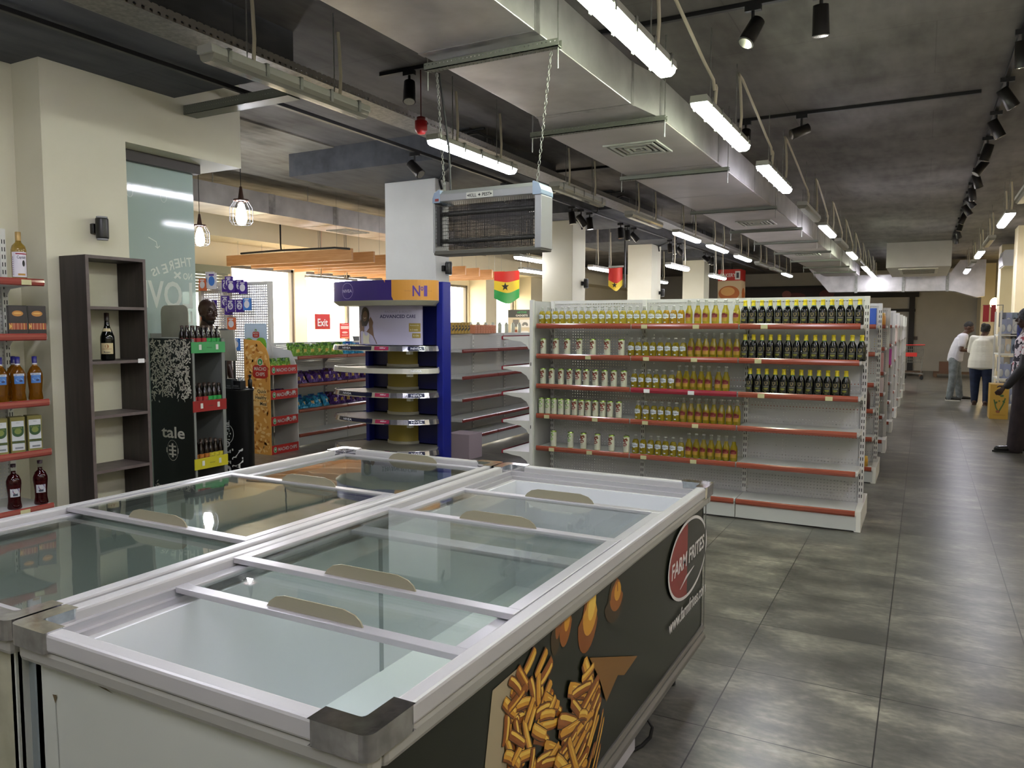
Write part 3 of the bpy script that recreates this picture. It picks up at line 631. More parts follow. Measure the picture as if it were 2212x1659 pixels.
def fries(ar, F, sc=1.0):
    rnd = random.Random(5)
    for u0, v0, u1, v1, w in F:
        w *= .98; d = Vector((u1-u0, v1-v0)); L = d.length; d.normalize(); n = Vector((-d.y, d.x)); a = Vector((u0, v0))-d*.008; L += .016; bw = w*rnd.uniform(.0, .5); b2 = rnd.uniform(-.006, .006)
        def P(f, g): q = a + d*(L*f) + n*(g + 4*b2*f*(1-f)); return (q.x, q.y)
        def strip(g0, g1, m, e=.0): ar.poly([P(.04+e, g0), P(.3, g0*1.05), P(.7, g0*1.02), P(.97-e, g0*.9), P(1.0-e, (g0+g1)/2), P(.96-e, g1*.9), P(.7, g1), P(.3, g1*1.04), P(.05+e, g1*.92), P(0+e, (g0+g1)/2)], m)
        strip(-w*1.15, w*1.15, 9); strip(-w, w, 3); strip(-w*.55, w, 8 if rnd.random() < .35 else 4); strip(w*.1, w*.75, rnd.choice((4, 5, 5)), .06); strip(w*.35, w*.6, 5, .2)
def farm(ar):
    for (u, v, w, h, m, r) in ((1.80, .765, .035, .075, 9, -.2), (1.86, .762, .04, .07, 8, -.25), (2.02, .715, .075, .10, 3, -.35), (2.035, .735, .055, .075, 4, -.35), (2.23, .70, .085, .07, 9, -.2), (2.25, .71, .06, .05, 8, -.2)):
        ar.poly([(u + w*cos(q)*(.65 if sin(q) > 0 else 1)*cos(r) - h*sin(q)*sin(r), v + w*cos(q)*(.65 if sin(q) > 0 else 1)*sin(r) + h*sin(q)*cos(r)) for q in [2*pi*k/22 for k in range(22)]], m)
        ar.ell(u+.01, v+.01, w*.5, h*.6, {8: 4, 4: 5, 9: 8, 3: 8}[m], 16, rot=r)
    ar.line([(2.25, .775), (2.26, .72)], .008, 8)
    ar.poly([(1.593, .743), (1.53, .62), (1.52, .50), (1.50, .40), (1.46, .42), (1.42, .58), (1.455, .74)], 6)
    ar.poly([(1.593, .743), (1.62, .70), (1.60, .45), (1.52, .36), (1.50, .40), (1.53, .55)], 3)
    fries(ar, [(a+.012, b-.03, c+.02, d-.03, w) for a, b, c, d, w in F1[4:]]); fries(ar, F1); fries(ar, [(a, b-.13, c+.02, d-.14, w) for a, b, c, d, w in F1[8:]])
    ar.poly([(2.02, .596), (2.452, .434), (2.32, .42), (2.26, .445), (2.16, .40), (2.10, .5)], 7)
    fries(ar, [(a+.01, b-.03, c+.0, d-.035, w) for a, b, c, d, w in F2[2:]]); fries(ar, F2); fries(ar, [(a-.02, b-.1, c-.05, d-.13, w) for a, b, c, d, w in F2[5:]])
    ar.ell(3.085, .61, .293, .163, 1, 48)
    L = [(3.085+.279*cos(a), .61+.15*sin(a)) for a in [pi/2+k*pi/24+.12*0 for k in range(25)]]
    ar.ell(3.085, .61, .279, .15, 0, 48); ar.poly([(u-.0 if u < 3.06 else 3.06, v) for u, v in L], 2)
    ar.text('FARM FRITES', 3.085, .585, .085, 1, 'c', .49, True, 0.02, .12)
    ar.line([(2.96, .51), (3.05, .535), (3.17, .55)], [.004, .014, .003], 1)
    ar.text('www.farmfrites.com', 3.095, .375, .075, 1, 'c', .56, True)
    ar.rect(3.345, .22, 3.36, .8, 0)
freezer(-1.838, -.80, .98, 3.372, 'white island freezer with open near end and farm fries advert on its side', farm,
        [(1.37, 2.13, 0, (1.39,), lidglass, 0), (2.06, 2.85, 0, (2.83,), lidglass, 0), (1.585, 2.33, 1, (1.605, 2.312), lidglass, 0)], fbody)
freezer(-2.90, -1.862, .98, 3.372, 'white island freezer behind the open one, all glass lids closed', None,
        [(1.04, 1.80, 0, (1.06,), lidglassw, 0), (2.46, 3.31, 0, (3.29,), lidglassw, 0), (1.735, 2.53, 1, (1.755, 2.51), lidglassw, 0)], fstain)
# ================================================================== gondolas
def gondola(name, label, x0, x1, yf, z_sh, bays, top=1.8, depth=.38, double=True, purple=(), rails=None, tags=(), group=None, detail=True, rmat=None, peg=None):
    """shelf unit whose goods face -Y; yf = front edge of the shelves; back board at yf+depth"""
    t = thing(name, label, 'shelving', ((x0+x1)/2, yf+depth, 0), group)
    yb = yf+depth; w = (x1-x0)/bays
    for k in range(bays+1):
        x = x0+k*w
        u = MB().box(x-.018, x+.018, yb-.03, yb+.03, .1, top)
        ar = Art()
        if detail:
            for j in range(int((top-.25)/.05)): ar.rect(-.011, .2+j*.05, -.005, .228+j*.05, 1).rect(.005, .2+j*.05, .011, .228+j*.05, 1)
            ar.p = [(p[0], p[1], p[2], 1) for p in ar.p]
        ar.put(u, FY(yb-.03, x)); u.build('upright', [gwhite2, mat('slot dark', '#1b1b1b', .7)], t)
    for k in range(bays):
        a, b = x0+k*w+.018, x0+(k+1)*w-.018
        B(a, b, yb-.012, yb-.008, .15, top-.005).build('back_panel', peg or peg_x, t)
        MB().box(a, b, yb-.016, yb+.016, top-.03, top).build('top_rail', gwhite, t)
        for j, z in enumerate(z_sh):
            s = MB().box(x0+k*w+.004, x0+(k+1)*w-.004, yf+.014, yb-.03, z-.03, z-.004).build('shelf', gwhite, t, .002)
            rm = rmat or (railp if (k, j) in purple else rail_m)
            pr = [(yf+.014, z+.006), (yf+.002, z+.008), (yf-.004, z), (yf-.006, z-.015), (yf-.003, z-.03), (yf+.004, z-.037), (yf+.014, z-.036)]
            rl = MB().prism(pr, x0+k*w+.006, x0+(k+1)*w-.006-(.0 if k < bays-1 else .012), 'x', smooth=False).build('price_rail', rm, s)
            if detail:
                for xs in (x0+k*w, x0+(k+1)*w):
                    sgn = 1 if xs == x0+k*w else -1
                    MB().prism([(yb-.03, z-.004), (yf+.05, z-.004), (yf+.05, z-.02), (yb-.1, z-.045), (yb-.05, z-.09), (yb-.03, z-.1)], xs+sgn*.002, xs+sgn*.0045, 'x').build('bracket', gwhite2, s)
        zb = .165
        s = B(x0+k*w+.003, x0+(k+1)*w-.003, yf+.014, yb-.03, zb-.03, zb-.004).build('base_shelf', gwhite, t, .002)
        pr = [(yf+.014, zb+.0), (yf+.002, zb+.002), (yf-.004, zb-.006), (yf-.005, zb-.03), (yf+.004, zb-.044), (yf+.014, zb-.04)]
        MB().prism(pr, x0+k*w+.006, x0+(k+1)*w-.012, 'x').build('price_rail', rmat or rail_m, s)
        B(x0+k*w+.003, x0+(k+1)*w-.003, yf+.01, yf+.022, .012, zb-.035).build('kick_plate', mat('kick plate', '#b3b6b3', .3), t)
    for xe in (x0, x1):
        B(xe-.018, xe+.03 if xe == x1 else xe+.018, yf+.012, yb+(.36 if double else .03), 0, .165).build('base_leg', mat('base leg white', '#d2d2ca', .4), t, .004)
    if double:
        B(x0, x1, yb+.03, yb+depth-.02, .13, .16).build('rear_base_shelf', gwhite, t)
        for j, z in enumerate(z_sh[1:]): B(x0, x1, yb+.03, yb+depth-.02, z-.03, z).build('rear_shelf', gwhite, t)
    for (k_, z, c) in tags:
        q = MB().box(k_-.026, k_+.026, yf-.0085, yf-.0065, z-.034, z-.002)
        q.build('price_tag', tagw if c else tag_m, t)
    return t
Z1 = [1.577, 1.304, 1.031, .758, .459]
tg = []
for j, xs in enumerate(((-2.09, -1.65, -1.11), (-2.6, -2.07, -1.66, -1.15), (-2.06, -1.68, -1.12, -.62), (-3.0, -2.53, -2.07, -1.64), (-2.95, -2.58, -2.08, -1.65))):
    for q in xs: tg.append((q, Z1[j], j == 2 and -2.2 < q < -1.3))
G1 = gondola('shelving_gondola', 'front white pegboard gondola stocked with cider, cans and stout', -3.115, -.40, 6.27, Z1, 3, purple=((1, 2),), tags=tg, group='supermarket gondolas')
# ---- bottles
def labels_on(ar, mats, rad, z0=0): 
    m = MB(); ar.put(m, cyl(rad, -pi/2, z0), .0003); return m
cider_liq = glassmat('pale cider glass', (.9, .88, .4, 1), .03, '#b8a428', .55)
ciderd = glassmat('amber cider glass', (.9, .78, .25, 1), .03, '#b08a18', .6)
clearg = glassmat('clear bottle neck', (.93, .95, .92, 1), .03, '#cfd4cc', .12)
stoutm = mat('stout bottle', '#050707', .08); lab_w = mat('label white', '#c9d0d3', .5); lab_k = mat('label ink', '#2b3036', .5); lab_r = mat('label red', '#64130d', .5)
lab_g = mat('label gold', '#a98a3c', .5); lab_dk = mat('label charcoal', '#181a17', .5); harp = mat('harp bronze', '#8d7d5a', .4); lab_y = mat('label olive', '#7b7a2a', .5); silver = mat('label silver', '#9a9c97', .4)
ycap = mat('yellow capsule', '#d1c022', .4); grn = mat('green neck band', '#2f6b58', .4)
def cider(name='cider_bottle', liq=cider_liq):
    b = MB(); b.lathe([(.0, 0), (.027, 0), (.0305, .006), (.0305, .085), (.029, .1), (.0225, .118), (.0175, .124)], n=14, m=0)
    b.lathe([(.0175, .124), (.0125, .138), (.011, .15), (.0118, .152), (.0118, .156)], n=14, m=1)
    o = b.build(name, [liq, clearg])
    a = Art(); a.poly([(-.036, .066), (-.030, .058), (-.014, .055), (-.008, .05), (.008, .05), (.014, .055), (.030, .058), (.036, .066), (.036, .084), (.03, .088), (.015, .09), (.0, .097), (-.015, .09), (-.03, .088), (-.036, .084)], 0)
    a.p = []; a.rect(-.032, .058, .032, .088, 0, 8).rect(-.016, .088, .016, .094, 0, 4).rect(-.01, .052, .01, .058, 0, 3); a.text('BULMERS', 0, .068, .012, 1, 'c', .05, True)
    a.line([(-.008, .085), (0, .088), (.008, .085)], .002, 1); a.rect(-.007, .018, .008, .026, 2, 3)
    labels_on(a, None, .0306).build('label', [lab_w, lab_k, lab_w], o)
    MB().lathe([(.0, .163), (.010, .163), (.0135, .16), (.0138, .153), (.012, .153)], n=14).build('cap', mat('bottle cap', '#b9bab6', .3, .6), o)
    return o
def longneck():
    b = MB(); b.lathe([(.0, 0), (.027, 0), (.030, .006), (.030, .1), (.027, .118), (.018, .14), (.0155, .16)], n=14, m=0)
    b.lathe([(.0155, .16), (.0125, .18), (.012, .195), (.0125, .2)], n=14, m=1)
    o = b.build('longneck_bottle', [cider_liq, clearg]); a = Art()
    a.rect(-.03, .064, .03, .09, 0, 10).rect(-.014, .09, .014, .097, 0, 4); a.rect(-.026, .059, .026, .064, 1, 6); a.rect(-.024, .03, .024, .058, 2, 6); a.text('CIDER', 0, .07, .009, 1, 'c', .03, True)
    for q in range(3): a.rect(-.018, .036+q*.007, .018, .038+q*.007, 3, 4)
    labels_on(a, None, .0301).build('label', [lab_r, mat('label pink', '#a5625c', .5), mat('label amber', '#a17d22', .5), lab_g], o)
    MB().lathe([(.0, .207), (.010, .207), (.0135, .204), (.0138, .197), (.012, .197)], n=14).build('cap', M['bottle cap'], o)
    return o
def stout():
    b = MB(); b.lathe([(.0, 0), (.029, 0), (.032, .006), (.032, .108), (.029, .122), (.0185, .142), (.017, .15)], n=16); o = b.build('stout_bottle', stoutm)
    MB().lathe([(.0175, .144), (.0178, .152), (.017, .152)], n=14).build('neck_band', grn, o)
    MB().lathe([(.0178, .152), (.0165, .158), (.0145, .178), (.0145, .183), (.0155, .184), (.0155, .196), (.0, .198)], n=14).build('cap', ycap, o)
    a = Art(); a.rect(-.026, .02, .026, .098, 0, 8); a.line([(.026, .1), (.0285, .09), (.0295, .07)], .003, 3)
    a.line([(-.011, .092), (-.008, .078), (-.002, .066)], .0045, 1); a.line([(-.011, .092), (0, .094), (.011, .092)], .002, 1); a.line([(.010, .092), (.009, .078), (.0, .066)], [.006, .005, .003], 1)
    a.text('GUINNESS', 0, .052, .0075, 2, 'c', .043, True); a.rect(-.016, .035, .016, .045, 3, 4); a.rect(-.011, .029, .011, .032, 3, 3); a.line([(-.028, .04), (-.024, .025), (-.012, .016), (.004, .015)], .002, 3)
    labels_on(a, None, .0321).build('label', [lab_dk, harp, silver, lab_y], o)
    return o
def can(kind):
    col = mat('can cream', '#c3c5b3', .3); gtop = mat('can lid green', '#8fae4a', .25, .5); red = mat('can berry red', '#7f1f1c', .4); gr = mat('can leaf green', '#4f8a35', .4); lime = mat('can lime', '#86b552', .4); dgr = mat('can dark green', '#2c4a22', .4)
    b = MB(); b.lathe([(.0, 0), (.024, 0), (.0275, .008), (.0275, .138), (.024, .148)], n=18, mf=lambda i, k, n, z: 2 if z < .014 else (1 if z > .128 else 0)); o = b.build('drink_can', [col, gtop, mat('can foot tan', '#a98f5a', .4)])
    MB().lathe([(.024, .148), (.0235, .151), (.021, .149), (0, .149)], n=18).build('can_lid', mat('can lid alu', '#b9bf9e', .25, .8), o)
    a = Art()
    if kind == 'red':
        for u, v in ((-.016, .118), (-.004, .113), (.01, .12), (.019, .112), (-.011, .104), (.004, .098), (.016, .123), (-.02, .124)): a.ell(u, v, .008, .0075, 0, 10)
        for u, v in ((-.01, .122), (.006, .126), (.018, .118)): a.ell(u, v, .006, .003, 1, 8, .5)
        a.ell(0, .073, .0195, .0145, 0, 20, .2); a.text('Rio', 0, .065, .023, 2, 'c', .028, True)
        a.rect(-.008, .045, .008, .047, 3, 2)
    else:
        for u, v in ((-.012, .12), (.006, .124), (.014, .11), (-.016, .106)): a.ell(u, v, .009, .006, 1, 10, .6)
        a.line([(.004, .126), (-.008, .118), (-.008, .1), (.006, .094)], .006, 4); a.ell(0, .074, .018, .013, 1, 20, .2); a.text('Rio', 0, .067, .021, 2, 'c', .026, True)
    labels_on(a, None, .0276).build('label', [red, gr if kind == 'red' else lime, col, lab_k, dgr], o)
    return o
prot = {'b': cider(), 'a': cider('amber_cider_bottle', ciderd), 'r': longneck(), 'g': stout(), 'c': can('red'), 'l': can('lime')}
nm = {'b': ('white-labelled pale cider bottle', 'bottle'), 'a': ('white-labelled amber cider bottle', 'bottle'), 'r': ('red-labelled tall cider bottle', 'bottle'), 'g': ('yellow-capped dark stout bottle', 'bottle'), 'c': ('cream can with red berries', 'can'), 'l': ('cream can with green limes', 'can')}
gp = {'b': 'short white-labelled cider bottles', 'a': 'short amber cider bottles', 'r': 'red-labelled longneck bottles', 'g': 'dark stout bottles with yellow capsules', 'c': 'cream cans with red berries', 'l': 'cream cans with limes'}
rows = [
 [('b', [-3.11,-3.046,-2.974,-2.911,-2.845,-2.779,-2.715,-2.653,-2.586,-2.522,-2.455,-2.392,-2.327,-2.263,-2.2,-2.136,-2.07,-2.006]), ('a', [-1.942,-1.878,-1.814]), ('r', [-1.747,-1.673,-1.605,-1.528,-1.447,-1.356]), ('g', [-1.291,-1.226,-1.161,-1.096,-1.031,-.966,-.901,-.836,-.771,-.706,-.641,-.576,-.511,-.446])],
 [('c', [-3.09,-2.962,-2.85,-2.732,-2.601,-2.466,-2.334]), ('b', [-2.249,-2.183,-2.118,-2.053,-1.988,-1.921,-1.856,-1.79]), ('r', [-1.724,-1.661,-1.6,-1.538,-1.475,-1.412,-1.35]), ('g', [-1.283,-1.218,-1.153,-1.088,-1.023,-.958,-.893,-.828,-.763,-.697,-.63,-.56,-.49,-.447+.0])],
 [('c', [-3.09,-3.003,-2.909,-2.826,-2.74,-2.662,-2.574,-2.486,-2.4,-2.308]), ('b', [-2.217,-2.15,-2.086,-2.021,-1.952,-1.886]), ('r', [-1.822,-1.76,-1.698,-1.635,-1.573,-1.492,-1.43]), ('g', [-1.239,-1.174,-1.109,-1.044,-.979,-.914,-.849,-.784,-.719,-.654,-.589,-.524])],
 [('l', [-3.105,-3.04,-2.975,-2.908,-2.841]), ('c', [-2.772,-2.705,-2.64,-2.571,-2.5,-2.432,-2.351]), ('b', [-2.177,-2.106,-2.036,-1.971,-1.906,-1.841]), ('r', [-1.778,-1.714,-1.651,-1.588,-1.525,-1.462,-1.398,-1.335])],
 [('l', [-2.981,-2.811]), ('c', [-2.684,-2.549,-2.415,-2.277]), ('b', [-2.198,-2.128,-2.06,-1.995,-1.93,-1.863,-1.795]), ('r', [-1.728,-1.665,-1.603,-1.541,-1.479,-1.417,-1.355])]]
shn = ('top', 'second', 'third', 'fourth', 'fifth')
rnd = random.Random(11); used = set()
for j, row in enumerate(rows):
    for kind, xs in row:
        nn = len(xs)
        if xs == sorted(xs) and kind == 'g' and j < 2:
            xs = [-1.285+k*(.862/(nn-1)) for k in range(nn)] if j == 1 else xs
        for k, x in enumerate(xs):
            a, cat = nm[kind]
            lb = '%s %s from left, %s shelf of the front gondola' % (ORD[k], a, shn[j])
            if j == 0 and kind == 'g' and k == 0: pass
            loc = (x+.012, 6.365 if kind != 'c' and kind != 'l' else 6.35, Z1[j]-.003); rz = rnd.uniform(-.16, .22) - .22
            if kind not in used:
                o = prot[kind]; o.location = loc; o.rotation_euler = (0, 0, rz); tag(o, lb, cat, gp[kind]); used.add(kind)
            else: dup(prot[kind], loc, lb, gp[kind], rz)
# end cap facing left
ec = thing('end_cap_shelf', 'white end shelf unit facing left beside the front gondola, empty shelves', 'shelving', (-3.16, 6.6, 0))
B(-3.178, -3.142, 6.262, 6.30, .0, 1.80).build('upright', gwhite2, ec, .003); B(-3.178, -3.142, 7.0, 7.04, .0, 1.80).build('upright', gwhite2, ec, .003)
for z in (.62, 1.2): B(-3.165, -3.158, 6.2605, 6.263, z, z+.03).build('slot', black, ec)
B(-3.145, -3.14, 6.3, 7.0, .1, 1.79).build('back_panel', peg_y, ec)
for z in (1.47, 1.19, .95, .69, .40):
    s = B(-3.46, -3.178, 6.275, 7.03, z-.03, z-.006).build('shelf', gwhite, ec, .002)
    MB().prism([(-3.46, z+.004), (-3.476, z-.004), (-3.476, z-.032), (-3.46, z-.036)], 6.275, 7.03, 'y').build('price_rail', railp, s)
    for yy in (6.272, 7.034):
        MB().prism([(-3.178, z-.0), (-3.45, z-.006), (-3.45, z-.022), (-3.36, z-.04), (-3.27, z-.05), (-3.21, z-.085), (-3.19, z-.12), (-3.178, z-.12)], yy-.002, yy+.002, 'y').build('bracket', gwhite2, s)
B(-3.44, -3.178, 6.28, 7.02, .12, .15).build('base_shelf', gwhite, ec)
# receding gondolas
ys_g = [8.34, 10.44, 12.52, 14.6, 16.7, 18.8, 20.9]
for i, y in enumerate(ys_g):
    gondola('shelving_gondola', 'white gondola, %s behind the stocked front one' % ORD[i], -3.1-(.9 if i > 1 else 0), -.40, y, [1.577, 1.304, 1.0, .74, .459], 3, detail=(i < 1), group='supermarket gondolas', double=(i < 1))
# ================================================================== left wall shelves
def gondola_x(name, label, xf, y0, y1, z_sh, bays, top, depth=.38, **k):
    L = y1-y0
    t = gondola(name, label, -L/2, L/2, -depth, z_sh, bays, top=top, depth=depth, double=False, peg=peg_y, **k)
    t.location = (xf-depth, (y0+y1)/2, 0); t.rotation_euler = (0, 0, pi/2); return t
rose = mat('glossy rose rail', '#8c413a', .1, spec=.9)
gondola_x('liquor_shelf', 'wall shelf of liquor bottles beside the pilaster at the left edge', -4.93, 1.03, 2.93, [1.845, 1.503, 1.085, .765, .41], 2, 2.2, depth=.5, rmat=rose)
for y, z, k in ((2.8, 1.845, 0), (2.73, .41, 0)):
    tag(MB().box(-4.925, -4.9225, y-.03, y+.03, z-.033, z-.001).build('price_card', tag_m), 'cream price card on the %s rail of the liquor shelf' % ('top' if z > 1 else 'lowest visible'), 'price card')
goldcap = mat('gold capsule', '#a58a55', .35, .4); bluecap = mat('navy capsule', '#1d1b66', .35); amberl = glassmat('whisky glass', (.85, .55, .12, 1), .03, '#8a5a10', .6)
redl = glassmat('red liqueur glass', (.5, .03, .04, 1), .03, '#3d070b', .8); rumg = glassmat('gold rum glass', (.9, .8, .5, 1), .03, '#a48a3e', .5)
FXl = lambda r: (lambda u, v, h: Vector(((r+h)*cos(u/r), (r+h)*sin(u/r), v)))   # wraps with u=0 facing +X
def wrap(ar, r, mats, par):
    m = MB(); ar.put(m, FXl(r+.0004), .0003); return m.build('label', mats, par)
# captain style rum
b = MB(); b.lathe([(.0, 0), (.036, 0), (.041, .01), (.043, .17), (.043, .19), (.036, .215), (.018, .235), (.0145, .25)], n=24); o = b.build('rum_bottle', rumg)
MB().lathe([(.0155, .245), (.0165, .25), (.0165, .30), (.0145, .302), (0, .303)], n=18).build('cap', goldcap, o)
a = Art(); a.rect(-.045, .02, .045, .175, 0, 10).rect(-.02, .16, .045, .168, 1, 8).text('Captain', .012, .135, .024, 2, 'c', .05, True).ell(.022, .105, .008, .02, 3, 12).rect(-.01, .03, .03, .042, 4, 5)
for q in range(9): a.rect(-.044, .035+q*.013, -.032, .04+q*.013, 5, 2)
wrap(a, .0434, [mat('label paper', '#c9c6cf', .5), mat('label crimson', '#8b2333', .5), mat('label violet', '#3b3350', .5), mat('label black', '#161316', .5), mat('label ochre', '#a97f34', .5), mat('label lilac', '#8a7f96', .5)], o)
tag(o, 'gold rum bottle with white label alone on the top liquor shelf', 'bottle'); o.location = (-5.02, 2.815, 1.842); o.rotation_euler = (0, 0, -.45)
# black carton packs
def carton(name, w, d, h, art, mats, loc, rz, label, cat, grp=None):
    m = B(-d/2, d/2, -w/2, w/2, 0, h, 0); art.put(m, FX(d/2), .0006); o = m.build(name, mats, None, .002)
    o.location = loc; o.rotation_euler = (0, 0, rz); return tag(o, label, cat, grp)
a = Art(); a.ell(0, .135, .03, .018, 1, 24).ell(0, .137, .022, .005, 2, 16).rect(-.048, .035, .048, .075, 3)
for q in (-.022, -.002, .018): a.rect(q-.001, .035, q+.001, .075, 4)
a.poly([(-.048, .035), (-.048, .075), (-.034, .055)], 2).rect(-.036, .035, -.032, .075, 2).rect(.03, .035, .034, .075, 2)
pm = [mat('black foil carton', '#1f1d20', .3), mat('gold cocoa print', '#a8722c', .4), mat('pale gold print', '#c79d4e', .4), mat('copper print', '#8f4227', .35), mat('cream line print', '#d0b28a', .4)]
pk = carton('chocolate_pack', .1, .05, .185, a, pm, (-5.0, 2.895, 1.5), -.35, 'black and copper carton on the second liquor shelf, nearest the pilaster', 'carton', 'black cartons on the second liquor shelf')
dup(pk, (-5.0, 2.775, 1.5), 'black and copper carton on the second liquor shelf, left of its twin', None, -.3)
# whisky bottles, navy caps
b = MB(); b.lathe([(.0, 0), (.038, 0), (.042, .012), (.036, .06), (.044, .15), (.042, .175), (.03, .205), (.015, .225), (.0125, .24)], n=24); o = b.build('whisky_bottle', amberl)
MB().lathe([(.0138, .222), (.0142, .238), (0.014, .24)], n=18).build('neck_ring', mat('white ring', '#b9bcc2', .4), o)
MB().lathe([(.0142, .24), (.0142, .282), (0, .284)], n=18).build('cap', bluecap, o)
a = Art(); a.rect(-.028, .115, .028, .175, 0, 8).rect(-.031, .165, .031, .178, 1, 8).text('ORTONOA', 0, .167, .011, 2, 'c', .045, True); a.ell(0, .14, .02, .012, 3, 16); a.ell(.008, .133, .01, .006, 2, 10)
wrap(a, .0432, [mat('label sky', '#3f6fb0', .45), mat('label pale', '#b9c2cc', .45), mat('label navy', '#23264d', .45), mat('label cloud', '#6f94c4', .45)], o)
tag(o, 'navy-capped amber whisky bottle on the third liquor shelf, nearest the pilaster', 'bottle', 'navy-capped whisky bottles'); o.location = (-5.0, 2.87, 1.082); o.rotation_euler = (0, 0, -.4)
for k, (x, y) in enumerate(((-5.0, 2.765), (-5.0, 2.66), (-5.0, 2.565), (-5.11, 2.80), (-5.11, 2.70), (-5.11, 2.62))):
    dup(o, (x, y, 1.082), 'navy-capped amber whisky bottle, %s, third liquor shelf' % ('second from the pilaster in front', 'third from the pilaster in front', 'fourth from the pilaster in front', 'first from the pilaster behind', 'second from the pilaster behind', 'third from the pilaster behind')[k], None, -.35)
# green labelled cartons
a = Art(); a.rect(-.034, .075, .034, .2, 1); a.rect(-.034, .015, .034, .06, 1); a.ell(0, .13, .032, .03, 2, 24); a.rect(-.032, .13, .032, .165, 2); a.ell(0, .135, .02, .018, 3, 16).text('KAISER', 0, .15, .014, 3, 'c', .05, True)
a.rect(-.034, .06, .034, .066, 2).rect(-.034, .07, .034, .075, 2).rect(-.02, .025, .025, .035, 4).text('MMA', 0, .185, .01, 4, 'c', .02)
gm_ = [mat('olive carton', '#77703a', .45), mat('carton white', '#b9bdc0', .5), mat('carton green', '#2b4a2b', .45), mat('carton olive print', '#6d7a3c', .45), mat('carton grey print', '#70757a', .5)]
pk = carton('gin_carton', .082, .08, .225, a, gm_, (-5.03, 2.86, .762), -.25, 'tall green and white carton on the fourth liquor shelf, nearest the pilaster', 'carton', 'green and white cartons on the fourth liquor shelf')
for k in range(3): dup(pk, (-5.03, 2.755-k*.104, .762), 'tall green and white carton, %s from the pilaster on the fourth liquor shelf' % ORD[k+1], None, -.25)
# red liqueur bottles
b = MB(); b.lathe([(.0, 0), (.038, 0), (.041, .01), (.035, .05), (.0355, .09), (.042, .16), (.041, .18), (.03, .21), (.013, .225), (.0125, .24)], n=24, m=0); b.lathe([(.0125, .24), (.013, .265)], n=18, m=1)
o = b.build('liqueur_bottle', [redl, clearg]); MB().lathe([(.0145, .265), (.0155, .285), (0, .287)], n=18).build('cap', mat('maroon cap', '#2c1020', .35), o)
a = Art(); a.rect(-.028, .08, .028, .155, 0, 8).ell(.004, .118, .018, .022, 1, 16).poly([(-.026, .1), (-.01, .112), (.026, .118), (.026, .106), (0, .1)], 2).rect(-.012, .086, .014, .1, 3, 4)
wrap(a, .0385, [mat('label mist', '#b5b7bc', .5), mat('label plum', '#5a4a78', .5), mat('label copper', '#a5583e', .5), mat('label slate', '#3d4450', .5)], o)
tag(o, 'dark red liqueur bottle on the lowest visible liquor shelf, nearest the pilaster', 'bottle', 'dark red liqueur bottles'); o.location = (-5.01, 2.88, .407); o.rotation_euler = (0, 0, -.5)
dup(o, (-5.02, 2.72, .407), 'dark red liqueur bottle on the lowest visible liquor shelf, farther from the pilaster', None, -.35)
# ================================================================== bookcase and its bottle
bk = thing('bookcase', 'tall narrow dark wenge bookcase with one wine bottle against the pilaster', 'bookcase', (-5.04, 3.39, 0))
xa, xb, ya, yb_ = -5.185, -4.9, 3.17, 3.615
B(xa, xb, ya, ya+.022, 0, 2.03).build('side_panel', darkwood, bk, .001); B(xa, xb, yb_-.022, yb_, 0, 2.03).build('side_panel', darkwood, bk, .001)
B(xa, xb, ya+.022, yb_-.022, 2.008, 2.03).build('top_board', darkwood, bk); B(xa, xb, ya+.022, yb_-.022, 0.04, .062).build('bottom_board', darkwood, bk)
for z in (1.69, 1.32, .95, .575): B(xa, xb-.001, ya+.022, yb_-.022, z-.02, z).build('shelf', edgewood if z < 1 else darkwood, bk)
e = MB().box(xb, xb+.002, ya, ya+.022, 0, 2.03); e.build('edge_band', edgewood, bk); B(xb, xb+.002, yb_-.022, yb_, 0, 2.03).build('edge_band', edgewood, bk)
for z in (2.03, 1.69, 1.32, .95, .575): B(xb, xb+.002, ya+.022, yb_-.022, z-.02, z).build('edge_band', edgewood, bk)
tag(B(xb+.002, xb+.0035, 3.53, 3.58, 1.297, 1.327).build('price_card', tagw), 'small white price card on the bookcase shelf edge', 'price card')
B(-5.08, -4.98, 3.255, 3.33, 2.03, 2.036).build('mounting_plate', black, bk)
wm = glassmat('dark green wine glass', (.05, .08, .03, 1), .03, '#0d120a', .92)
b = MB(); b.lathe([(.0, 0), (.040, 0), (.045, .008), (.0455, .14), (.044, .165), (.03, .205), (.018, .235), (.0145, .27), (.0145, .30)], n=26); o = b.build('wine_bottle', wm)
MB().lathe([(.0155, .275), (.016, .328), (.0, .33)], n=18).build('cap', mat('dark foil', '#20130f', .35), o)
a = Art(); a.rect(-.042, .045, .042, .12, 0, 12).ell(0, .098, .012, .014, 1, 18).text('Rosso', 0, .052, .018, 2, 'c', .04, True).rect(-.03, .078, .03, .081, 1, 6)
wrap(a, .0462, [mat('label ivory', '#b9ac84', .5), mat('label rust', '#8b5a32', .5), mat('label ink'), ], o)
a = Art(); a.rect(-.028, .2, .028, .222, 0, 10); m = MB(); a.put(m, lambda u, v, h: Vector(((.0335-(v-.2)*.42+h)*cos(u/.029), (.0335-(v-.2)*.42+h)*sin(u/.029), v)), .0002); m.build('neck_label', M['label ivory'], o)
tag(o, 'dark wine bottle with ivory label standing alone in the bookcase', 'bottle'); o.location = (-4.995, 3.37, 1.32); o.rotation_euler = (0, 0, -.7)
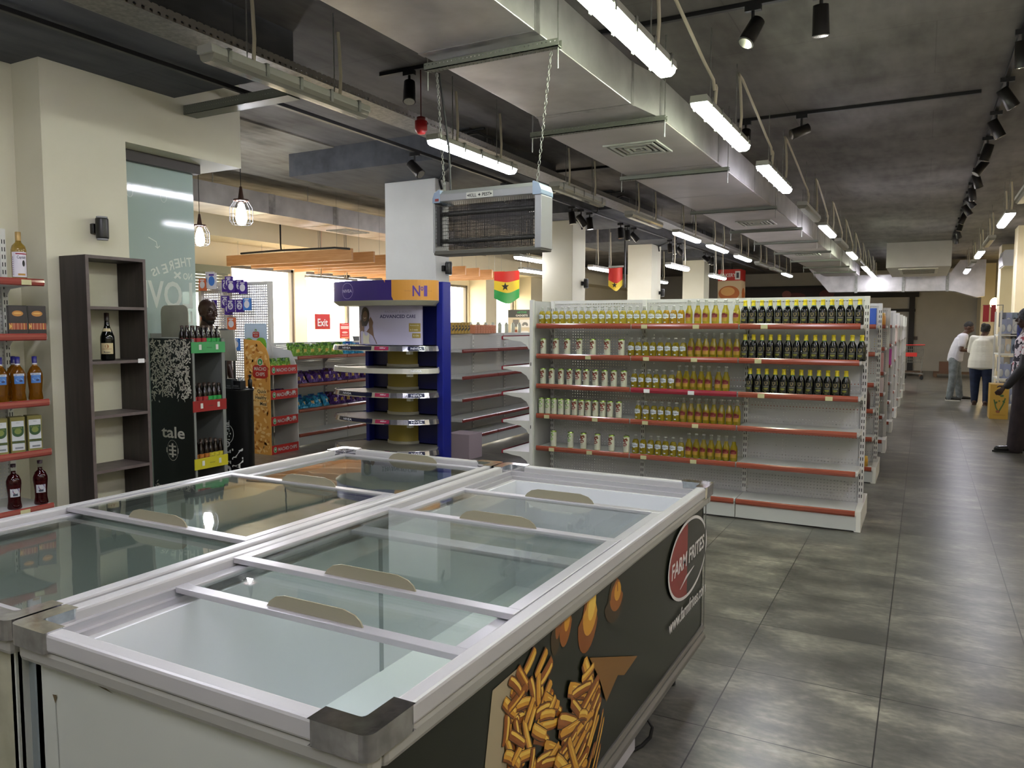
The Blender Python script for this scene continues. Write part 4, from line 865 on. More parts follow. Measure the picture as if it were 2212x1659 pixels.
# ================================================================== tale display stand
ts = thing('display_stand', 'black tale display stand with squiggle print and bottles on tinted ledges', 'display stand', (-5.16, 4.15, 0))
rs = random.Random(4); a = Art()
def squig(a, x0, x1, z0, z1, n, w):
    for _ in range(n):
        cx, cz = rs.uniform(x0+.012, x1-.012), rs.uniform(z0+.01, z1-.01); th = rs.uniform(0, 2*pi); r = rs.uniform(.012, .05); L = rs.uniform(.015, .05)
        pts = []
        for k in range(5):
            q = th + k*L/4/r; pts.append((min(x1-.003, max(x0+.003, cx+r*(cos(q)-cos(th)))), min(z1, max(z0, cz+r*(sin(q)-sin(th))))))
        a.line(pts, w, 1); a.p[-1] = (a.p[-1][0], a.p[-1][1], 1, 1+(_ % 3))
squig(a, -5.40, -4.93, 1.0, 1.455, 520, .0085); squig(a, -5.40, -4.93, .24, .33, 60, .0062); squig(a, -5.40, -4.93, .96, 1.02, 14, .0062)
a.k = 10; a.text('tale', -5.155, .685, .125, 1, 'c', .27, True)
a.ring(-5.165, .585, .062, .082, .003, 1); a.rect(-5.175, .53, -5.155, .64, 1)
for dz in (-.032, 0, .032): a.rect(-5.2, .585+dz-.006, -5.13, .585+dz+.006, 1); a.ell(-5.2, .585+dz, .008, .008, 1, 10); a.ell(-5.13, .585+dz, .008, .008, 1, 10)
a.rect(-5.235, .565, -5.225, .605, 1).rect(-5.105, .565, -5.095, .605, 1)
m = B(-5.405, -4.925, 4.0, 4.01, 0, 1.462); a.put(m, FY(4.0), .0002)
m.build('side_panel', [mat('stand black', '#0c0d0d', .35), mat('squiggle cream', '#cfccbd', .5)], ts)
sg = mat('stand grey', '#70736f', .5)
B(-5.405, -4.925, 4.31, 4.32, 0, 1.462).build('side_panel', sg, ts); B(-5.405, -5.395, 4.01, 4.31, 0, 1.5).build('back_panel', mat('stand back grey', '#8b8e88', .5), ts)
B(-4.935, -4.925, 4.01, 4.03, 0, 1.46).build('front_post', sg, ts); B(-4.935, -4.925, 4.29, 4.31, 0, 1.46).build('front_post', sg, ts)
a2 = [(-5.39, 1.47), (-5.39, 1.66), (-5.385, 1.69), (-5.37, 1.71), (-5.34, 1.722), (-5.12, 1.722), (-5.09, 1.71), (-5.075, 1.69), (-5.07, 1.66), (-5.07, 1.47)]
MB().prism(a2, 4.1, 4.105, 'y').build('header_board', noisy('header plate', '#a8a595', '#8f8d80', 3, .35), ts, .001)
bb = MB(); bb.lathe([(.0, 0), (.022, 0), (.024, .006), (.024, .075), (.02, .1), (.0115, .125), (.0105, .145)], n=14); bt = bb.build('small_beer_bottle', mat('brown black glass', '#150d08', .12))
MB().lathe([(.0125, .142), (.0128, .156), (0, .158)], n=12).build('cap', mat('brown crown cap', '#3a2a20', .35), bt)
tm = [mat('bottle label red', '#8f1c1f', .5), mat('bottle label green', '#1f8f3f', .5), mat('bottle label orange', '#a3611e', .5), mat('bottle label yellow', '#b9ae2a', .5)]
def small_bottle(col):
    o = dup(bt, (0, 0, 0)); a = Art(); a.rect(-.03, .015, .03, .06, 0, 10); a.rect(-.012, .03, .012, .033, 1, 3); wrap(a, .0244, [tm[col], lab_k], o); return o
trays = ((1.45, '#3f8f55', 'green', (0, 1)), (.995, '#8a2321', 'red', (0, 1)), (.545, '#b3ab25', 'yellow', (2, 3)))
for j, (z, colr, cn, cols) in enumerate(trays):
    s = B(-5.39, -4.935, 4.012, 4.308, z-.045-.01, z-.045).build('ledge', sg, ts)
    m = B(-4.925, -4.919, 4.0, 4.32, z-.1, z-.015); a = Art()
    for yy in (4.08, 4.24): a.rect(yy-.012, z-.075, yy+.012, z-.035, 1)
    a.rect(4.14, z-.06, 4.19, z-.057, 2); a.put(m, FX(-4.919), .0006); m.build('ledge_lip', [mat('lip '+cn, colr, .4), mat('lip card', '#c4c6bf', .5), mat('lip ink '+cn, '#26402c', .5)], s)
    for cidx in cols:
        base = None; side_n = 'near' if cidx in (0, 2) else 'far'
        for r_ in range(3):
            for q in range(3 if cidx in (0, 2) else 3):
                y = (4.045+q*.052) if cidx in (0, 2) else (4.19+q*.048); x = -4.965-r_*.056
                lc = ('red', 'green', 'orange', 'yellow')[cidx]
                rn = ('front', 'middle', 'rear')[r_]; lb = '%s-labelled dark bottle, %s of its colour in the %s rank on the %s ledge' % (lc, ORD[q], rn, cn)
                if base is None: base = small_bottle(cidx); base.location = (x, y, z-.045); tag(base, lb, 'bottle', '%s-labelled bottles on the %s ledge' % (lc, cn))
                else: dup(base, (x, y, z-.045), lb)
for c in list(bt.children): bpy.data.objects.remove(c)
bpy.data.objects.remove(bt)
# ================================================================== black round stand
bs = thing('promo_stand', 'black oval promotion stand with a sideways white logo', 'display stand', (-5.22, 4.68, 0))
MB().lathe([(0, 0), (.165, 0), (.165, 1.0), (.172, 1.005), (.172, 1.03), (0, 1.03)], (-5.22, 4.68, 0), 40, sx=1.0, sy=.8).build('drum', mat('stand satin black', '#0e0e10', .3), bs)
wr = lambda u, v, h: Vector((-5.22 + (.1655+h)*sin(u/.155), 4.68 - (.1325+h)*cos(u/.155), v))
a = Art(); a.text('Original', .055, .645, .085, 0, 'c', .23, True, pi/2).ring(.03, .645, .062, .085, .004, 0)

a.text('SH', .06, .40, .15, 0, 'c', .22, True, pi/2).text('AN', .165, .42, .13, 0, 'c', .2, True, pi/2).text('DESIGN', -.065, .42, .03, 0, 'c', .12, True, pi/2).ell(.03, .535, .007, .007, 0, 10)
m = MB(); a.put(m, wr, .0002); m.build('lettering', mat('stand white print', '#c5c7c6', .5), bs)
MB().tube([(-5.2, 4.66, 1.03), (-5.2, 4.66, 1.3)], .009, 8).build('pole', black, bs); MB().tube([(-5.3, 4.66, 1.03), (-5.3, 4.66, 1.3)], .009, 8).build('pole', black, bs)
MB().prism([(-5.44, 1.262), (-5.50, 1.52), (-5.185, 1.527), (-5.15, 1.262)], 4.645, 4.655, 'y').build('mirror_panel', noisy('panel grey', '#a09e94', '#b0aea4', 6, .35), bs)
for k, (x, y, w, h, c, lb) in enumerate(((-5.15, 4.58, .07, .085, '#23262b', 'black product box beside the pole on the black stand'), (-5.085, 4.60, .1, .07, '#141416', 'wider black box on top of the black stand'))):
    m = B(x-w/2, x+w/2, y-.03, y+.03, 1.03, 1.03+h); a = Art().rect(x-w/2+.006, 1.036, x+w/2-.006, 1.04, 1).text('RESH', x, 1.05, .016, 1, 'c', w*.6, True); a.put(m, FY(y-.03), .0004)
    tag(m.build('product_box', [mat('box '+c, c, .4), mat('box print', '#8f9296', .5)], None, .001), lb, 'box')
for k in range(4):
    x = -5.115+k*.0215; o = MB().lathe([(0, 0), (.009, 0), (.009, .07), (.006, .075), (.006, .09), (0, .09)], (x, 4.63-.01*(k % 2), 1.03), 12)
    tag(o.build('tester_tube', mat('tester white', '#b9bcc0', .35)), '%s white tester tube from left on the black stand' % ORD[k], 'tube', 'white tester tubes')
o = MB().lathe([(0, 0), (.018, 0), (.018, .07), (.008, .08), (.008, .1), (.013, .1), (.013, .115), (0, .115)], (-5.06, 4.7, 1.03), 14); tag(o.build('spray_bottle', black), 'small black spray bottle at the back of the black stand', 'bottle')
# ================================================================== macho chips stand
mc = thing('chips_display', 'MACHO CHIPS cardboard display with green header and four red lips', 'display stand', (-7.1, 6.92, 0))
cm = [mat('print red', '#b32420', .45), mat('print white', '#c9c8c6', .35), mat('chip yellow', '#d9a04e', .5), mat('chip pale', '#ecc987', .5), mat('chip brown', '#b5732c', .5), mat('print green', '#2f9c4b', .5), mat('print sky', '#b8cfe6', .5), mat('print leaf', '#6fae35', .5), mat('print ink', '#15171c', .5), mat('card grey', '#8d9187', .6)]
def macho_logo(a, u, v, s, bd=True):
    if bd: a.poly([(u-s, v-.55*s), (u-s, v+.35*s), (u-.7*s, v+.55*s), (u+.7*s, v+.55*s), (u+s, v+.35*s), (u+s, v-.55*s), (u+.6*s, v-.75*s), (u-.6*s, v-.75*s)], 0)
    a.ell(u, v+.85*s, .38*s, .38*s, 1, 18).ell(u, v+.85*s, .3*s, .3*s, 5, 18).poly([(u-.15*s, v+.8*s), (u, v+1.0*s), (u+.15*s, v+.8*s), (u, v+.65*s)], 1)
    a.text('MACHO', u, v+.02*s, .5*s, 1, 'c', 1.6*s, True).text('CHIPS', u, v-.5*s, .48*s, 1, 'c', 1.2*s, True)
side = [(-7.32, 0), (-6.9, 0), (-6.9, 1.10), (-6.915, 1.2), (-6.96, 1.3), (-7.06, 1.38), (-7.32, 1.40)]
m = MB().prism(side, 6.715, 6.725, 'y', 2); a = Art(); rr = random.Random(9)
for _ in range(230):
    x, z = rr.uniform(-7.28, -6.93), rr.uniform(.03, 1.33)
    if z > 1.2 and x > -7.0: continue
    th = rr.uniform(0, pi); l = rr.uniform(.02, .045); lim = lambda v: max(-7.315, min(-6.905, v))
    a.line([(lim(x-l*cos(th)), z-l*sin(th)*.8), (x, z), (lim(x+l*cos(th)), z+l*sin(th)*.8)], [.016, .034, .016], rr.choice((3, 3, 4, 2))); 
    q = a.p[-1]; a.p[-1] = (q[0], q[1], q[2], 1+(_ % 6))
a.k = 8; macho_logo(a, -7.05, 1.02, .125)
a.k = 9
for k, w in enumerate(('Quick', 'Healthy', 'Meal')): a.rect(-7.2, .75-k*.075-.012, -6.95, .75-k*.075+.045, 3); a.text(w, -6.955, .75-k*.075, .06, 8, 'r', None, True)
a.put(m, FY(6.715), .0003); m.build('side_panel', cm, mc)
m = MB().prism([(6.725, 1.0), (7.18, 1.0), (7.18, 1.18), (7.16, 1.3), (7.10, 1.4), (7.0, 1.46), (6.9, 1.40), (6.8, 1.3), (6.725, 1.1)], -7.325, -7.315, 'x', 1); m.build('back_header', cm, mc)
MB().prism([(-7.3, 0), (-6.9, 0), (-6.9, 1.05), (-7.0, 1.25), (-7.3, 1.3)], 7.17, 7.18, 'y', 1).build('side_panel', cm, mc)
B(-7.325, -7.315, 6.725, 7.17, 0, 1.05, 9).build('back_panel', cm, mc); B(-7.313, -7.309, 6.73, 6.9, .05, 1.0, 5).build('green_stripe', cm, mc)
m = MB().prism([(-7.33, 1.1), (-6.96, 1.1), (-6.96, 1.57), (-6.975, 1.59), (-7.31, 1.59), (-7.33, 1.57)], 6.735, 6.745, 'y', 6); a = Art()
a.rect(-7.33, 1.1, -6.96, 1.22, 5).ell(-7.25, 1.36, .08, .05, 7, 14).ell(-7.05, 1.37, .08, .05, 7, 14).rect(-7.33, 1.22, -6.96, 1.36, 7).rect(-7.32, 1.27, -6.97, 1.275, 1).rect(-7.15, 1.24, -7.08, 1.3, 1).rect(-7.03, 1.24, -6.99, 1.31, 0).rect(-7.28, 1.24, -7.2, 1.3, 3)
macho_logo(a, -7.13, 1.46, .055); a.rect(-7.3, 1.415, -6.99, 1.417, 5); a.put(m, FY(6.735), .0003); m.build('header_board', cm, mc)
for j, z in enumerate((1.03, .73, .41, .06)):
    s = B(-7.31, -6.905, 6.728, 7.168, z-.06, z-.05, 1).build('ledge', cm, mc)
    m = B(-6.905, -6.899, 6.725, 7.175, z-.06, z+.05, 0); a = Art(); a.ell(6.78, z-.005, .028, .036, 1, 18).ell(6.78, z-.005, .022, .03, 5, 18).poly([(6.765, z), (6.78, z+.018), (6.795, z), (6.78, z-.018)], 1).text('MACHO CHIPS', 6.985, z-.025, .06, 1, 'c', .32, True)
    if j in (1, 2): a.rect(6.98, z-.01, 7.02, z+.03, 1).rect(7.08, z-.005, 7.13, z+.03, 1)
    a.put(m, FX(-6.899), .0004); m.build('ledge_lip', cm, s)
# ---- crisp bags
def bag(name, cols, w=.13, h=.17, d=.055):
    m = MB(); n = 8; rb = random.Random(hash(name) % 97); V = []
    for sgn in (1, -1):
        o = len(m.v); vs = []
        for i in range(n+1):
            for j in range(n+1):
                u, v = i/n, j/n; bulge = (max(0, sin(pi*u))*max(0, sin(pi*v)))**.5
                vs.append(((sgn*d/2*bulge) + rb.uniform(-.012, .012)*(bulge > .1), (u-.5)*w*(1-.12*bulge)+rb.uniform(-.006, .006), v*h + rb.uniform(-.006, .006)*(0 < j < n)))
        fs = []; 
        for i in range(n):
            for j in range(n):
                q = (i*(n+1)+j, (i+1)*(n+1)+j, (i+1)*(n+1)+j+1, i*(n+1)+j+1); q = q if sgn > 0 else q[::-1]
                m.add([], [], 0); m.f.append([len(m.v)+k for k in q]) if False else fs.append((q, 1 if (sgn > 0 and 3 <= i <= 5 and 2 <= j <= 3) else (2 if sgn > 0 and j >= 6 and i in (2, 3, 4, 5) else 0)))
        base = len(m.v); m.v += [Vector(v) for v in vs]
        for q, k in fs: m.f.append([base+x for x in q]); m.m.append(k); m.sm.append(False)
    return m.build(name, cols)
gb = bag('crisp_bag_green', [mat('foil green', '#6e9a3a', .3, .3), mat('foil yellow', '#c3b04e', .4), mat('foil dark green', '#2f5b22', .3)])
bb_ = bag('crisp_bag_blue', [mat('foil blue', '#2186ad', .3, .3), mat('foil cream', '#d0b27a', .4), mat('foil deep blue', '#1d4fa0', .3)])
pb = bag('crisp_bag_purple', [mat('foil purple', '#45256b', .3, .3), mat('foil gold', '#bb9a55', .4), mat('foil brown', '#3d2523', .3)])
for o in (gb, bb_, pb): o.name = 'crisp_bag'
usedb = {}
def put_bag(p, loc, lb, grp, rz=0, tilt=.3):
    if p not in usedb: usedb[p] = 1; o = p; o.location = loc; o['group'] = grp; tag(o, lb, 'crisp bag', grp)
    else: o = dup(p, loc, lb, grp)
    o.rotation_euler = (0, -tilt, rz); return o
rb = random.Random(21)
cgon = gondola_x('snack_shelf', 'low white shelf unit of crisp bags in front of the bright windows', -7.06, 7.36, 9.26, [1.165, .805, .475], 2, 1.34, depth=.42, tags=())
def bagrow(z, x, segs, where):
    for p, col, y0, n in segs:
        for r_ in range(2):
            for k in range(n):
                put_bag(p, (x-.03-r_*.13, y0+k*.135+r_*.04, z+.005), '%s %s bag from left, %s rank, %s of the snack shelf' % (ORD[k], col, ('front', 'rear')[r_], where), '%s crisp bags on the %s' % (col, where), rb.uniform(-.6, .6)-.3, rb.uniform(.1, .75))
bagrow(1.165, -7.12, ((gb, 'green', 7.45, 7), (bb_, 'blue', 8.42, 3)), 'top shelf')
bagrow(.805, -7.12, ((pb, 'purple', 7.45, 11),), 'middle shelf')
bagrow(.475, -7.12, ((bb_, 'blue', 7.45, 5), (pb, 'purple', 8.15, 7)), 'lower shelf')
for k in range(4): put_bag(gb, (-6.96-.02*(k % 2), 6.8+k*.1, 1.0), '%s green bag from left in the top ledge of the chips display' % ORD[k], 'green bags in the chips display', rb.uniform(-.5, .5), .2)
for k in range(4): put_bag(pb, (-7.02, 6.8+k*.1, .665), '%s purple bag from left in the second ledge of the chips display' % ORD[k], 'purple bags in the chips display', rb.uniform(-.3, .3), .9)
# cash desk things behind the snack shelf
dk_ = thing('counter', 'cream checkout counter behind the snack shelf', 'counter', (-8.0, 9.6, 0))
B(-8.3, -7.7, 8.6, 10.9, 0, 1.0).build('counter_body', cream, dk_); B(-8.33, -7.67, 8.57, 10.93, 1.0, 1.04).build('counter_top', gwhite, dk_)
mo = thing('cash_register', 'dark cash register screen standing on the checkout counter', 'cash register', (-8.0, 9.75, 1.04))
B(-8.15, -7.85, 9.6, 9.95, 1.04, 1.16).build('register_body', mat('register beige', '#a79c86', .5), mo); MB().prism([(-7.98, 1.2), (-7.96, 1.2), (-8.02, 1.4), (-8.04, 1.4)], 9.6, 10.0, 'y').build('screen', black, mo)
B(-8.04, -8.0, 9.78, 9.82, 1.16, 1.3).build('screen_stem', black, mo)
# ================================================================== right-of-pillar gondola
gg = gondola_x('shelving_gondola', 'white wall-less gondola right of the first pillar, almost empty', -5.05, 8.12, 11.72, [1.262, .925, .645, .385], 4, 1.46, depth=.42, group='supermarket gondolas', rmat=mat('maroon rail', '#7c3430', .2))
tinn = [mat('cereal gold', '#b28f2e', .4), mat('cereal ink', '#22201a', .4), mat('salmon pack', '#d08a68', .35), mat('salmon dark', '#b05c40', .4)]
m = B(-.05, .05, -.035, .035, 0, .15, 0); a = Art().poly([(-.03, .03), (.03, .06), (.03, .09), (-.03, .06)], 1).ell(.0, .1, .02, .012, 1, 12); a.put(m, FX(.05), .0005); gp_ = m.build('gold_pack', tinn, None, .006)
m = B(-.05, .05, -.034, .034, 0, .12, 2); m.box(-.04, .051, -.02, .02, .03, .08, 2); a = Art().rect(-.025, .02, .025, .024, 3).ell(0, .07, .02, .025, 3, 16).ell(0, .07, .014, .019, 2, 16); a.put(m, FX(.051), .0005); sp_ = m.build('salmon_pack', tinn, None, .008)
for k in range(9):
    lb = '%s gold pack from the left on top of the gondola right of the first pillar' % ORD[k]
    if k == 0: gp_.location = (-5.44, 8.2, 1.46); tag(gp_, lb, 'pack', 'gold packs in a row')
    else: dup(gp_, (-5.44, 8.2+k*.078, 1.46), lb, 'gold packs in a row')
for k in range(8):
    lb = '%s salmon pink pack from the left behind the gold packs' % ORD[k]
    if k == 0: sp_.location = (-5.44, 9.02, 1.46); tag(sp_, lb, 'pack', 'salmon pink packs in a row')
    else: dup(sp_, (-5.44, 9.02+k*.074, 1.46), lb, 'salmon pink packs in a row')
for k in range(9):
    o = MB().lathe([(0, 0), (.03, 0), (.032, .13), (.02, .14), (.02, .16), (0, .16)], (-5.85, 9.4+k*.22, 1.46), 14); tag(o.build('white_tub', mat('tub white', '#c9cdbb', .4)), '%s pale bottle from the left on the low shelf before the bright window' % ORD[k], 'bottle', 'pale bottles before the window')
lg = thing('low_shelf', 'low white shelf carrying pale bottles near the flag', 'shelving', (-5.85, 10.4, 0)); B(-5.98, -5.7, 9.2, 11.6, 1.42, 1.46).build('top_board', gwhite, lg); B(-5.97, -5.71, 9.22, 9.26, 0, 1.42).build('side_panel', gwhite, lg); B(-5.97, -5.71, 11.54, 11.58, 0, 1.42).build('side_panel', gwhite, lg)
# gadget poster stand
ap = thing('gadget_poster', 'ARTIVE GADGETS poster board with console picture behind the end shelf', 'poster', (-6.45, 12.4, 0))
m = B(-6.72, -6.05, 12.38, 12.42, 1.25, 1.86, 0); a = Art().rect(-6.72, 1.72, -6.05, 1.86, 1).text('ARTIVE', -6.44, 1.795, .05, 2, 'c', .2, True).text('GADGETS', -6.44, 1.74, .045, 3, 'c', .24, True)
a.rect(-6.62, 1.55, -6.5, 1.68, 4).rect(-6.48, 1.54, -6.26, 1.68, 3).ell(-6.37, 1.61, .05, .025, 4, 16).ell(-6.41, 1.59, .02, .025, 4, 10).ell(-6.33, 1.59, .02, .025, 4, 10).rect(-6.62, 1.4, -6.52, 1.5, 5).rect(-6.45, 1.38, -6.3, 1.48, 3).ell(-6.2, 1.36, .07, .07, 5, 16)
a.put(m, FY(12.38), .0005); m.build('poster_board', [mat('poster sand', '#d6c6a4', .6), mat('poster charcoal', '#4a4a44', .6), mat('poster green', '#3f9a56', .6), mat('poster pale', '#e2ddd0', .6), mat('poster dim', '#7d7a70', .6), mat('poster brown', '#8b4a2e', .6)], ap)
B(-6.7, -6.66, 12.38, 12.42, 0, 1.25).build('leg', gwhite, ap); B(-6.12, -6.08, 12.38, 12.42, 0, 1.25).build('leg', gwhite, ap)
# ================================================================== blue cosmetics stand
nv = thing('cosmetics_stand', 'blue NIVEA cosmetics stand with five empty round shelves and purple-gold header', 'display stand', (-5.08, 6.6, 0))
NX, NY = -5.08, 6.62
nblue = mat('stand navy', '#10185c', .35); nsteel = mat('polished edge', '#b9bac2', .12, .9); nwhite = mat('stand ivory', '#b9b9a6', .4); nshelf = mat('stand shelf grey', '#9a988c', .45)
B(-5.52, -4.56, 6.93, 6.96, 0, 2.0).build('back_panel', nblue, nv); B(-4.585, -4.50, 6.84, 7.0, 0, 2.03).build('side_panel', mat('stand blue', '#17238a', .35), nv, .01); B(-5.55, -5.50, 6.84, 6.98, 0, 2.0).build('side_panel', mat('stand blue'), nv, .01)
def half(rx, ry, n=28, yb=6.93, cx=NX, cy=NY): 
    p = [(cx - rx*cos(pi*k/n), cy - ry*sin(pi*k/n)) for k in range(n+1)]
    return p + [(cx+rx*.72, yb), (cx-rx*.72, yb)]
def edge_art(a):
    a.text('NIVEA', -.22, -.034, .03, 1, 'c', .12, True); a.rect(.09, -.042, .22, -.004, 2, 5); a.text('48hr', .165, -.026, .02, 1, 'c', .06, True)
    a.rect(-.36, -.042, .06, -.004, 3, 14); a.rect(.40, -.042, .58, -.004, 3, 8); a.text('NIVEA', -.22, -.034, .03, 1, 'c', .12, True); a.text('NIVEA', .49, -.034, .03, 1, 'c', .12, True)
for j, z in enumerate((1.356, 1.126, .876, .601, .276)):
    rx = .66; ry = .35
    s = MB().prism(half(rx-.012, ry-.012), z-.022, z-.012, 'z'); so = s.build('shelf', nshelf, nv)
    P = half(rx, ry); Q = half(rx-.014, ry-.014); n = len(P); r = MB()
    P2 = half(rx+.012, ry+.012)
    vs = [(p[0], p[1], z) for p in P]+[(p[0], p[1], z-.052) for p in P2]+[(q[0], q[1], z) for q in Q]+[(q[0], q[1], z-.052) for q in Q]
    fs = []
    for k in range(n):
        l = (k+1) % n; fs += [(k+n, l+n, l, k), (k, l, l+2*n, k+2*n), (k+2*n, l+2*n, l+3*n, k+3*n)]
    r.add(vs, fs, 0, False)
    a = Art()
    if j != 1: edge_art(a)
    else: a.text('NIVEA', .49, -.034, .03, 1, 'c', .12, True)
    def wrn(u, v, h, rx=rx, ry=ry, z=z):
        th = pi/2 + u/.52; f_ = 1-(v/.052)*0
        return Vector((NX - (rx+.0+h-v*.23+.001)*cos(th), NY - (ry+h-v*.23+.001)*sin(th), z+v))
    a.put(r, wrn, .0004)
    r.build('edge_band', [nsteel if j != 1 else mat('plain edge', '#b3b2a6', .3, .2), mat('edge white', '#d5d8e0', .4), mat('edge magenta', '#9b1c4a', .35), mat('edge navy', '#1e2340', .2, .3)], so)
    B(NX+.42, NX+.47, NY-.22, NY-.17, z-.085, z-.052).build('shelf_clip', nwhite, so)
MB().lathe([(.19, .1), (.19, 1.33)], (-5.08, 6.93, 0), 30, sy=.8).build('column', mat('ochre column', '#a2923f', .5), nv)
for z in (1.126, .876, .601, .276): MB().lathe([(.19, z+.02), (.2, z+.02), (.2, z-.015), (.19, z-.015)], (-5.08, 6.93, 0), 30, sy=.8).build('column_collar', nwhite, nv)
B(-5.55, -4.55, 6.5, 6.93, 0, .1).build('base', nblue, nv)
# header
def hs_(rx, ry): return half(rx, ry)
m = MB().prism(half(.66, .33), 1.822, 2.03, 'z', 0, True)
wh = lambda u, v, h: Vector((NX - (.66+h+.0008)*cos(pi/2+u/.52), NY - (.33+h+.0008)*sin(pi/2+u/.52), v))
a = Art(); a.rect(-.72, 1.824, .26, 2.028, 1, 26); a.k = 2; a.poly([(.26, 1.824), (.17, 2.028), (.26, 2.028)], 2); a.p[-1] = (a.p[-1][0], a.p[-1][1], 2, 3)
for q in range(15): a.p.append(([(.26+q*.04, 1.824), (.3+q*.04, 1.824), (.3+q*.04, 2.028), (.26+q*.04, 2.028)], [(0, 1, 2, 3)], 2, 2))
a.k = 5; a.ring(-.22, 1.926, .078, .084, .003, 3); a.text('NIVEA', -.22, 1.91, .045, 3, 'c', .13, True); a.text('N', .49, 1.865, .15, 4, 'c', .085, True).text('o', .555, 1.92, .085, 4, 'c', .035, True).text('1', .6, 1.865, .15, 4, 'c', .045, True)
a.text('THE WORLDS', .40, 1.91, .02, 5, 'c', .07).text('SKIN CARE', .66, 1.91, .02, 5, 'c', .06)
a.put(m, wh, .0003); m.build('header', [nwhite, mat('header violet', '#2c1a63', .35), mat('header gold', '#c28a34', .35), mat('header pale', '#a9a4c4', .4), mat('header purple text', '#4a2a86', .4), mat('header dim text', '#9a6f33', .4)], nv)
p0 = half(.67, .34); p1 = half(.60, .29); n = len(p0); r = MB(); r.add([(p[0], p[1], 1.822) for p in p0]+[(p[0], p[1], 1.775) for p in p1], [(k, (k+1) % n, (k+1) % n+n, k+n) for k in range(n)]+[tuple(range(n, 2*n)), tuple(range(n))[::-1]], 0); r.build('header_skirt', nwhite, nv)
# poster drum between header and first shelf
m = MB(); ps = [(NX+.0 - .42*cos(pi*k/24), 6.70 - .14*sin(pi*k/24)) for k in range(25)]
m.prism(ps, 1.36, 1.775, 'z', 0, True)
wp = lambda u, v, h: Vector((NX - (.42+h+.0008)*cos(pi/2+u/.34), 6.70 - (.14+h+.0008)*sin(pi/2+u/.34), v))
a = Art(); a.text('RADIANT & BEAUTY', .17, 1.70, .033, 1, 'c', .29).text('ADVANCED CARE', .17, 1.645, .05, 2, 'c', .40, True)
a.rect(.28, 1.5, .46, 1.59, 3, 5).text('in 2 weeks', .35, 1.515, .022, 4, 'c', .11, True).text('Reduces the', .36, 1.562, .018, 4, 'c', .13).rect(.32, 1.435, .46, 1.485, 3, 5).text('5 Oils', .38, 1.452, .024, 4, 'c', .09, True)
a.poly([(-.34, 1.37), (-.35, 1.5), (-.345, 1.61), (-.32, 1.635), (-.29, 1.6), (-.27, 1.52), (-.2, 1.5), (-.16, 1.54), (-.165, 1.62), (-.14, 1.66), (-.12, 1.63), (-.105, 1.6), (-.115, 1.56), (-.1, 1.45), (-.06, 1.37)], 5)
a.ell(-.225, 1.68, .068, .085, 6, 24, -.1).poly([(-.30, 1.68), (-.305, 1.6), (-.28, 1.56), (-.2, 1.56), (-.16, 1.62), (-.16, 1.7)], 6).ell(-.225, 1.665, .042, .058, 5, 20, -.25)
a.line([(-.245, 1.65), (-.225, 1.642), (-.205, 1.652)], .008, 4).rect(-.27, 1.5, -.24, 1.56, 5)
a.poly([(-.26, 1.37), (-.265, 1.46), (-.25, 1.5), (-.22, 1.46), (-.19, 1.455), (-.165, 1.49), (-.155, 1.46), (-.165, 1.40), (-.15, 1.37)], 4)
a.put(m, wp, .0003); m.build('poster_panel', [mat('poster lilac', '#a9a6c0', .45), mat('poster grey type', '#8a8597', .5), mat('poster navy type', '#1d1a4e', .5), mat('poster gold tab', '#8c7a2e', .4), mat('poster ivory', '#c4c2ae', .5), mat('poster brown figure', '#6b5241', .5), mat('poster dark hair', '#2b221f', .5)], nv)
# yellow promo strip beside it
m = B(-5.98, -5.78, 7.98, 8.0, 0, 1.24, 0); a = Art().rect(-5.86, 1.08, -5.79, 1.19, 1).text('SIC', -5.825, 1.11, .05, 2, 'c', .06, True).rect(-5.97, .5, -5.79, .8, 2).text('3x', -5.87, .1, .11, 1, 'c', .12, True); a.ell(-5.88, .6, .05, .04, 0, 14).ell(-5.88, .4, .06, .05, 3, 14)
a.put(m, FY(7.98), .0004)
for v in m.v: v += Vector((-.1, -.32, 0))
tag(m.build('promo_board', [mat('promo yellow', '#cdb52a', .5), mat('promo red', '#a5321e', .5), mat('promo cream', '#cfc98f', .5), mat('promo olive', '#a8a33a', .5)]), 'narrow yellow promotion board left of the blue cosmetics stand', 'board')
st = tag(B(-4.93, -4.62, 7.56, 7.86, 0, .3).build('step_stool', mat('pale mauve step', '#a89aa0', .5), None, .006), 'low mauve box on the floor beside the first pillar', 'box')
# ================================================================== pegboard with purple packs
pg = thing('pegboard_stand', 'tall bright pegboard stand hung with purple packs near the checkout', 'pegboard', (-8.98, 8.1, 0))
B(-9.7, -8.33, 8.12, 8.125, .1, 2.19).build('peg_panel', peg_b, pg); B(-8.33, -8.27, 8.09, 8.15, 0, 2.2).build('upright', gwhite2, pg); B(-9.76, -9.7, 8.09, 8.15, 0, 2.2).build('upright', gwhite2, pg); B(-9.7, -8.33, 8.1, 8.14, 2.16, 2.2).build('top_rail', gwhite, pg)
pp = [mat('pack purple', '#3d1d86', .4), mat('pack white', '#cfd0d8', .4), mat('pack blue', '#3d78c9', .4), mat('pack orange', '#c9643a', .4)]
def hangpack(col, ch, w, h): 
    m = B(-w/2, w/2, -.012, .012, -h, 0, col); a = Art().ell(0, -h*.5, w*.36, h*.3, 1 if col != 1 else 2, 16)
    if ch: a.text(ch, 0, -h*.68, h*.5, 0, 'c', w*.4, True)
    a.rect(-w*.3, -h*.18, w*.3, -h*.08, 1 if col != 1 else 0); a.put(m, FY(-.012), .0006); return m.build('hanging_pack', pp)
pr = {}
k = 0
